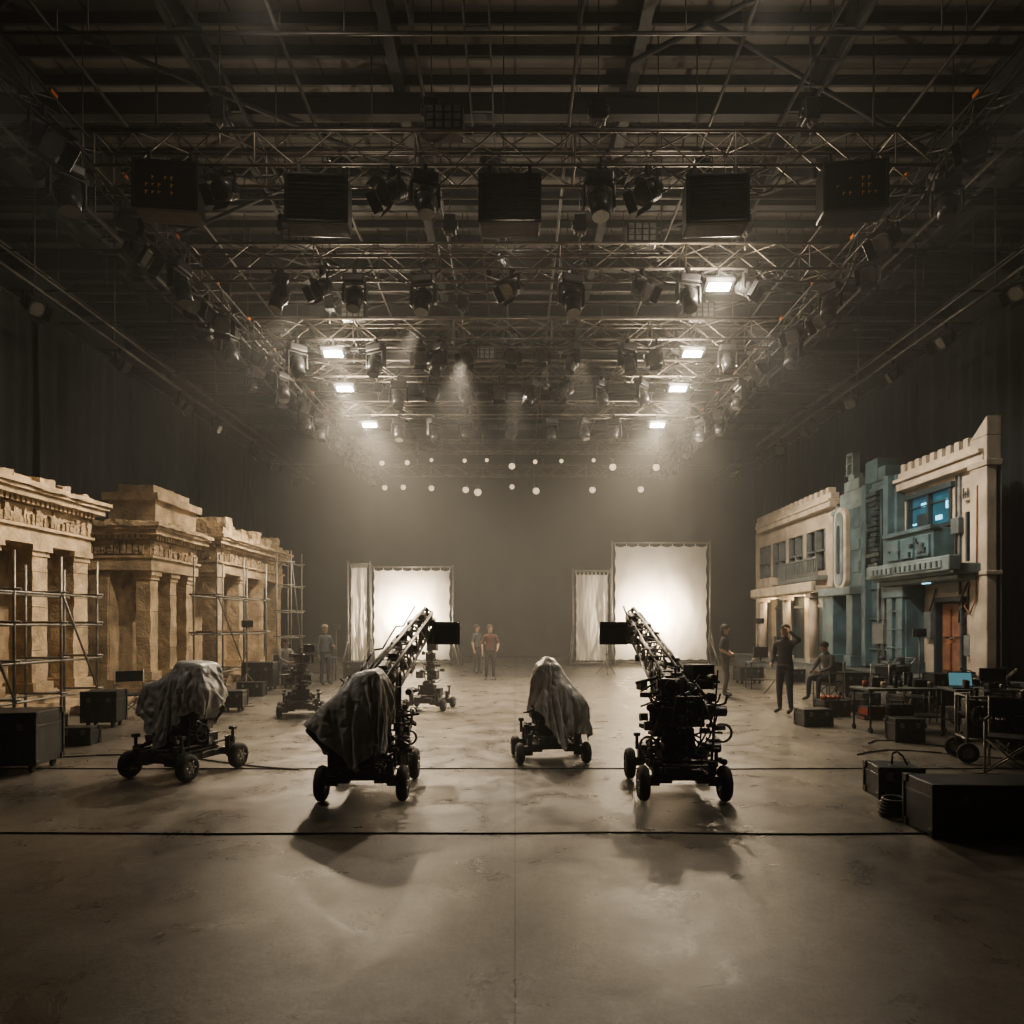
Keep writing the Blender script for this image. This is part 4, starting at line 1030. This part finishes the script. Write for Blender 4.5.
def deskmon(loc,rz,w=.45,h=.3):
    r=root('video_monitor','black production monitor on a desk stand','monitor',loc,rz,'production monitors')
    part(r,'stand',MB().box((0,0,.01),(.22,.16,.02)).cyl((0,0,.02),(0,.0,.12),.02,n=8),BLK)
    part(r,'housing',MB().box((0,0,.1+h/2),(w,.05,h)),BLK2,.01); part(r,'screen',MB().box((0,-.027,.1+h/2),(w*.92,.004,h*.88)),GLASS)
T1=(6.35,11.6,0); table(T1,1.35,.6,.72,.05,'grey folding work table on casters crowded with gear',True)
for i,(x,y) in enumerate([(-.5,.1),(-.3,-.1),(.1,.12),(.5,-.05)]): mug((T1[0]+x,T1[1]+y,.72),[RED,CREAM2,BLUED,STEEL][i])
bottle((T1[0]-.1,T1[1]-.1,.72),BLUED);bottle((T1[0]+.25,T1[1]+.1,.72),GLASS)
toolbox((T1[0]+.0,T1[1]+.02,.262),.4,.25,.18,BLK2); toolbox((T1[0]-.42,T1[1]+.0,.262),.3,.25,.15,RED)
toolbox((T1[0]+.42,T1[1]+.12,.72),.22,.16,.12,BLK2); toolbox((T1[0]-.3,T1[1]+.12,.72),.2,.14,.16,BLK2)
T2=(7.15,10.75,0); table(T2,1.0,.6,.78,-.1,'black equipment cart with laptop and camera gear',True)
laptop((T2[0]-.3,T2[1]-.05,.78),-.3); deskmon((T2[0]+.25,T2[1]+.1,.78),-.3,.36,.2)
toolbox((T2[0]+.1,T2[1],.284),.4,.3,.25,BLK2); toolbox((T2[0]+.05,T2[1]-.2,.78),.2,.12,.1,BLK2); toolbox((T2[0]-.3,T2[1]+.03,.284),.18,.3,.2,BLK2)
case((6.15,13.6,0),.5,.4,.3,.1,'low black case holding coloured props')
for i in range(7):
    solo('orange_fruit',MB().ell((0,0,.045),(.045,.045,.045),12,8),ORF if i%3 else RED,'small orange fruit in a pile on a case','fruit','oranges on the case',loc=(5.98+.09*(i%4),13.52+.09*(i//4),.30))
toolbox((5.72,13.2,0),.3,.25,.2,RED,label='red plastic toolbox on the floor')
toolbox((6.6,13.0,0),.35,.25,.25,ORANGE,label='orange plastic toolbox on the floor')
table((6.9,19.2,0),1.1,.55,.75,.0,'distant folding table with stacked gear')
deskmon((6.75,19.25,.75),.2); toolbox((7.2,19.2,.75),.3,.2,.18,BLK2); mug((6.5,19.1,.75),CREAM2)
table((-6.1,21.9,0),1.0,.5,.75,.0,'distant folding table near the temple set'); toolbox((-6.3,21.9,.75),.35,.25,.25,BLK2); deskmon((-5.9,21.95,.75),0)
def chair(loc,rz,label='black folding director chair with canvas back'):
    r=root('folding_chair',label,'chair',loc,rz,'folding chairs')
    part(r,'seat',MB().box((0,0,.45),(.46,.4,.03)),DARKCLOTH,.01)
    part(r,'backrest',MB().box((0,.21,.78),(.46,.02,.2)),DARKCLOTH,.008)
    for sx in(-1,1):
        part(r,'frame',MB().cyl((sx*.24,.21,.0),(sx*.24,.21,.9),.014,n=7).cyl((sx*.24,-.2,0),(sx*.24,-.2,.64),.014,n=7).cyl((sx*.24,-.24,.65),(sx*.24,.22,.65),.018,n=7),STEEL)
    part(r,'cross_brace',MB().cyl((-.24,-.2,.04),(.24,-.2,.44),.012,n=6).cyl((.24,-.2,.04),(-.24,-.2,.44),.012,n=6).cyl((-.24,.2,.04),(.24,.2,.44),.012,n=6).cyl((.24,.2,.04),(-.24,.2,.44),.012,n=6),STEEL)
    return r
chair((-7.2,13.1,0),.6); chair((5.75,8.1,0),-.7); chair((7.3,12.6,0),.8)
def cstand(loc,h,rz,label='black lighting stand with a small lamp head'):
    r=root('light_stand',label,'light stand',loc,rz,'light stands')
    for a in((.4,0,0),(-.2,.35,0),(-.2,-.35,0)): part(r,'leg',MB().cyl((0,0,.5),a,.014,n=6),STEEL)
    part(r,'pole',MB().cyl((0,0,.2),(0,0,h),.016,n=7).box((0,0,h*.6),(.05,.05,.07)),STEEL)
    part(r,'lamp_head',MB().box((0,-.05,h+.08),(.26,.14,.18)).cyl((0,-.12,h+.08),(0,-.2,h+.08),.08,.1,n=12),BLK2,.01)
cstand((-6.0,23.5,0),1.6,.2); cstand((3.2,24.5,0),1.2,.5); cstand((7.8,22.5,0),1.8,.5); cstand((8.9,15.4,0),1.5,-.5); cstand((-6.9,18.0,0),1.7,.7); cstand((6.6,17.5,0),1.3,.2); cstand((-3.9,24,0),1.2,.2)
rr=random.Random(11)
for i in range(14):
    y=rr.uniform(13.5,26); s=rr.uniform(.08,.2)
    solo('stone_rubble',MB().rbox(-s,s,-s,s,0,s*1.3,.08,.05,4),STONE2,'broken sandstone block on the floor','rubble','rubble beside the temple set',loc=(-8.45+rr.uniform(0,.3),y,.01))
# ------------------------------------------------------------------ people
def person(loc,rz,label,shirt,pants,hairc,over={},sleeves=True,sc=1.,longhair=False,seated=False):
    J={'pel':(0,0,.95),'sp':(0,.01,1.12),'ch':(0,0,1.3),'nb':(0,.01,1.45),'nk':(0,0,1.52),'h1':(0,-.015,1.585),'h2':(0,-.01,1.65),'h3':(0,.0,1.70)}
    Rr={'pel':(.155,.115),'sp':(.135,.10),'ch':(.165,.115),'nb':(.09,.07),'nk':(.052,.055),'h1':(.066,.08),'h2':(.078,.098),'h3':(.06,.075)}
    for s,k in((-1,'l'),(1,'r')):
        J.update({k+'sh':(s*.185,.01,1.41),k+'el':(s*.25,.03,1.14),k+'wr':(s*.26,-.05,.89),k+'ha':(s*.262,-.07,.80),
                  k+'hp':(s*.095,0,.88),k+'kn':(s*.11,-.02,.49),k+'an':(s*.12,.02,.09),k+'to':(s*.14,-.15,.04)})
        Rr.update({k+'sh':(.068,.066),k+'el':(.044,.044),k+'wr':(.03,.026),k+'ha':(.04,.018),k+'hp':(.095,.10),k+'kn':(.062,.066),k+'an':(.042,.046),k+'to':(.04,.032)})
    for k,v in over.items(): J[k]=v
    B=[('pel','sp','shirt'),('sp','ch','shirt'),('ch','nb','shirt'),('nb','nk','skin'),('nk','h1','skin'),('h1','h2','skin'),('h2','h3','skin')]
    for k in 'lr': B+=[('ch',k+'sh','shirt'),(k+'sh',k+'el','shirt'),(k+'el',k+'wr','shirt' if sleeves else 'skin'),(k+'wr',k+'ha','skin'),('pel',k+'hp','pants'),(k+'hp',k+'kn','pants'),(k+'kn',k+'an','pants'),(k+'an',k+'to','shoe')]
    names=list(J); me=bpy.data.meshes.new('b'); me.from_pydata([J[n] for n in names],[(names.index(a),names.index(b)) for a,b,_ in B],[])
    o=bpy.data.objects.new('b',me); COL.objects.link(o)
    o.modifiers.new('skin','SKIN')
    sv=me.skin_vertices[0].data
    for i,n in enumerate(names): sv[i].radius=Rr[n]
    sv[0].use_root=True
    ss=o.modifiers.new('s','SUBSURF'); ss.levels=2; ss.render_levels=2
    dg=bpy.context.evaluated_depsgraph_get(); bm=bpy.data.meshes.new_from_object(o.evaluated_get(dg))
    bpy.data.objects.remove(o)
    mb=MB(); mi={'skin':0,'shirt':1,'pants':2,'shoe':3}
    Jv={k:V(v) for k,v in J.items()}
    def near(p):
        best=9;bt='shirt'
        for a,b,t in B:
            A=Jv[a];D=Jv[b]-A;u=max(0,min(1,(p-A).dot(D)/D.dot(D)));dd=(p-A-D*u).length-Rr[a][0]*(1-u)-Rr[b][0]*u
            if dd<best: best=dd;bt=t
        return bt
    mb.v=[tuple(v.co) for v in bm.vertices]
    for p in bm.polygons:
        mb.f.append(list(p.vertices)); mb.m.append(mi[near(p.center)]); mb.s.append(True)
    bpy.data.meshes.remove(bm)
    mb.cm=0
    for k in 'lr':
        W=Jv[k+'wr'];H=Jv[k+'ha'];d=(H-W).normalized(); s=-1 if k=='l' else 1
        ax=V((0,1,0)) if abs(d.y)<.8 else V((0,0,1))
        wd=(ax-d*ax.dot(d)).normalized(); nrm=d.cross(wd).normalized()*(-s)
        if nrm.x*s>0: nrm=-nrm
        for f,(off,ln) in enumerate(((-.028,.06),(-.01,.075),(.01,.072),(.028,.058))):
            a=H+wd*off; b=a+d*ln*.5+nrm*.006; c=b+d*ln*.42+nrm*.022; mb.cyl(a-d*.02,b,.0095,.009,6).cyl(b,c,.009,.007,6)
        a=W.lerp(H,.5)-wd*.025; b=a-wd*.028+d*.035; c=b+d*.03; mb.cyl(a,b,.011,.010,6).cyl(b,c,.010,.008,6)
    h=Jv['h2']; up=(Jv['h3']-Jv['nk']).normalized(); fw=V((0,-1,0)); fw=(fw-up*fw.dot(up)).normalized(); rt=fw.cross(up)
    mb.cyl(h+fw*.085+up*.02,h+fw*.118-up*.018,.010,.016,7)
    for s in(-1,1): mb.ell(h+rt*s*.078-up*.005,(.012,.02,.032),8,6)
    mb.cm=4
    for s in(-1,1): mb.ell(h+fw*.092+rt*s*.032+up*.014,(.014,.008,.009),8,6)
    mb.cm=5; mb.ell(h+fw*.088-up*.048,(.026,.01,.008),8,6)
    r=root('person',label,'person',loc,rz,sc=sc)
    nm=lambda c:'_'.join(str(int(v*1000)) for v in c)
    shm=mat('cloth_'+nm(shirt),shirt,.85,0,.2,8,.2); pm=mat('cloth_'+nm(pants),pants,.85,0,.2,8,.2)
    hm=mat('hair_'+nm(hairc),hairc,.7,0,.3,30)
    part(r,'body',mb,[SKIN,shm,pm,BLK2,mat('eye_dark',(.02,.015,.01),.3),mat('lips',(.3,.12,.1),.5)])
    m=MB(); m.ell(h+up*.035-fw*.018,(.092,.108,.088),16,10)
    m.f=[f for f in m.f if not all(((V(m.v[i])-h).dot(fw)>.03 and (V(m.v[i])-h).dot(up)<.055) or (V(m.v[i])-h).dot(up)<-.04 for i in f)]
    if longhair: m.ell(h-fw*.06-up*.06,(.075,.05,.11),12,8)
    m.m=[0]*len(m.f); m.s=[True]*len(m.f)
    part(r,'hair',m,hm)
    p=Jv['pel']
    m=MB().cyl(p+V((0,0,-.03)),p+V((0,0,.03)),.168,.165,20); 
    m.v=[(p.x+(v[0]-p.x),p.y+(v[1]-p.y)*.76,v[2]) for v in m.v]
    if not seated: part(r,'belt',m,RUB)
    return r
BK=(.018,.019,.022);NV=(.025,.031,.042);GY=(.10,.10,.095);DK=(.03,.019,.012)
person((px2x(785,13.8),13.8,0),-.9,'person in dark clothes standing with one hand raised to the head',BK,NV,DK,
  {'rel':(.40,-.16,1.46),'rwr':(.20,-.17,1.62),'rha':(.13,-.14,1.68),'lel':(-.27,.05,1.15),'lwr':(-.22,-.12,.98),'lha':(-.2,-.19,.95)})
person((px2x(725,17),17.0,0),1.1,'person in a black shirt standing with hands near the hips',BK,(.07,.055,.04),(.02,.015,.01),
  {'rel':(.30,.06,1.17),'rwr':(.2,-.12,1.05),'rha':(.14,-.18,1.04),'lel':(-.3,.06,1.17),'lwr':(-.2,-.12,1.05),'lha':(-.14,-.18,1.04),'lkn':(-.12,-.08,.49)},sleeves=False,longhair=True)
person((px2x(490,22.2),22.2,0),.3,'person in a dark red-brown top standing with one arm bent',(.085,.03,.022),BK,DK,
  {'rel':(.27,-.02,1.15),'rwr':(.2,-.16,.98),'rha':(.17,-.23,.96),'lkn':(-.13,-.06,.49),'lto':(-.19,-.14,.04)},sleeves=False)
person((px2x(477,25),25.0,0),1.0,'person in a grey top and dark trousers standing and talking',(.07,.075,.075),BK,DK,{'rel':(.25,.02,1.15),'rwr':(.18,-.2,1.1),'rha':(.15,-.28,1.12)},sleeves=False)
person((px2x(325,20.4),20.4,0),.9,'person in a grey-blue shirt standing beside equipment cases',(.09,.11,.13),NV,(.25,.2,.15),{'rel':(.25,-.02,1.15),'rwr':(.16,-.22,1.1),'rha':(.13,-.3,1.12)})
SE={'pel':(0,.05,.56),'sp':(0,.04,.74),'ch':(0,-.02,.92),'nb':(0,-.05,1.07),'nk':(0,-.08,1.13),'h1':(0,-.11,1.19),'h2':(0,-.12,1.25),'h3':(0,-.12,1.30)}
for s,k in((-1,'l'),(1,'r')):
    SE.update({k+'sh':(s*.18,-.03,1.03),k+'el':(s*.24,-.16,.78),k+'wr':(s*.12,-.36,.68),k+'ha':(s*.09,-.44,.67),k+'hp':(s*.1,.0,.53),k+'kn':(s*.14,-.42,.52),k+'an':(s*.15,-.44,.09),k+'to':(s*.17,-.60,.04)})
ps=(px2x(828,16.2),16.2,0)
chair(ps,-1.2,'black folding chair with a crew member seated')
person(ps,-1.2,'person in dark clothes seated on a folding chair leaning forward',GY,NV,DK,SE,seated=True)
ps=(px2x(292,21.),20.3,0)
chair(ps,.9,'black folding chair near the temple set')
person(ps,.9,'person in a pale shirt seated on a folding chair',(.3,.28,.26),NV,DK,SE,seated=True)
# ------------------------------------------------------------------ lights
W=(1.,.83,.63)
def spot(loc,to,e,ang=70,blend=.8,col=W,size=.2):
    l=bpy.data.lights.new('spot','SPOT'); l.energy=e;l.spot_size=math.radians(ang);l.spot_blend=blend;l.color=col;l.shadow_soft_size=size
    o=bpy.data.objects.new('spot',l);COL.objects.link(o);o.location=loc
    o.rotation_euler=(V(to)-V(loc)).to_track_quat('-Z','Y').to_euler();return o
def point(loc,e,col=W,size=.12):
    l=bpy.data.lights.new('point','POINT');l.energy=e;l.color=col;l.shadow_soft_size=size
    o=bpy.data.objects.new('point',l);COL.objects.link(o);o.location=loc
for x,y in panels: 
    far=y>19
    spot((x,y-.45,8.3),(x*.3,y-(5.5 if far else 2.5),0),3600 if far else 1000,74,1,(1,.80,.56))
    point((x,y-.6,8.36),420 if far else 260,(1,.84,.62),.06)  # extra point added by each panel for a halo in the haze
spot((-1.3,17,8.2),(-1.35,9.6,0),3600,34,1,size=.12)
spot((1.5,17,8.2),(1.4,9.6,0),3600,34,1,size=.12)
spot((-2.2,15.5,8.3),(-3.9,9.2,0),2300,34,1,size=.10)
spot((0,10.4,8.4),(0,9.6,.5),300,55,1,size=.3)  # added overhead fill for the covered dollies, no fixture of its own
for sx in(-1,1): spot((sx*6.2,6.9,8.6),(sx*1.7,7.8,1.0),1150,24,1,(1,.89,.75),.3)  # added side fill to bring out the tarpaulins and cranes
spot((-6.2,7.2,8.6),(-4,8.4,1),420,24,1,(1,.89,.75),.3)
spot((-4.5,14.5,8.2),(-9.5,14,2.4),2700,70,1,(1,.83,.62))
spot((-4.5,21.5,8.2),(-9.3,22,2.8),2900,70,1,(1,.83,.62))
spot((5,15,8.2),(11,18,3.2),2300,70,1,(1,.90,.76))
spot((5,22,8.2),(11,26,3.5),2900,70,1,(1,.87,.70))
spot((0,19.6,8.4),(0,22.5,0),2200,75,1)
for x,y in((-3.5,9.6),(3.5,9.6),(0,15.5)): point((x,y,10.1),60,(1,.88,.72),.3)  # added points above the trusses that make the roof steel readable
point((10.7,26.5,2.6),30,(1,.75,.45),.1); point((10.7,29,2.6),25,(1,.75,.45),.1)
for x in LX:
    spot((x,Y+1.05,2.2),(x,Y-2,2.1),2400,150,.5,(1,.85,.64),.12)
    spot((x,Y-5.5,8.4),(x-.4,Y,2.2),1800,50,1,(1,.86,.67),.3)
# world
w=bpy.data.worlds.new('w');scene.world=w;w.use_nodes=True;nt=w.node_tree
bg=nt.nodes['Background'];bg.inputs[0].default_value=(.36,.55,.64,1);bg.inputs[1].default_value=.28
vs=nt.nodes.new('ShaderNodeVolumeScatter');vs.inputs['Density'].default_value=.0066;vs.inputs['Anisotropy'].default_value=.45;vs.inputs['Color'].default_value=(.93,.95,.95,1)
nt.links.new(vs.outputs[0],nt.nodes['World Output'].inputs['Volume'])
c=bpy.data.cameras.new('camera');c.lens=700/1024*36;c.sensor_width=36;c.shift_x=-3/1024;c.shift_y=113/1024;c.clip_end=200
o=bpy.data.objects.new('camera',c);COL.objects.link(o);o.location=(0,0,1.75);o.rotation_euler=(math.radians(90),0,0)
scene.camera=o
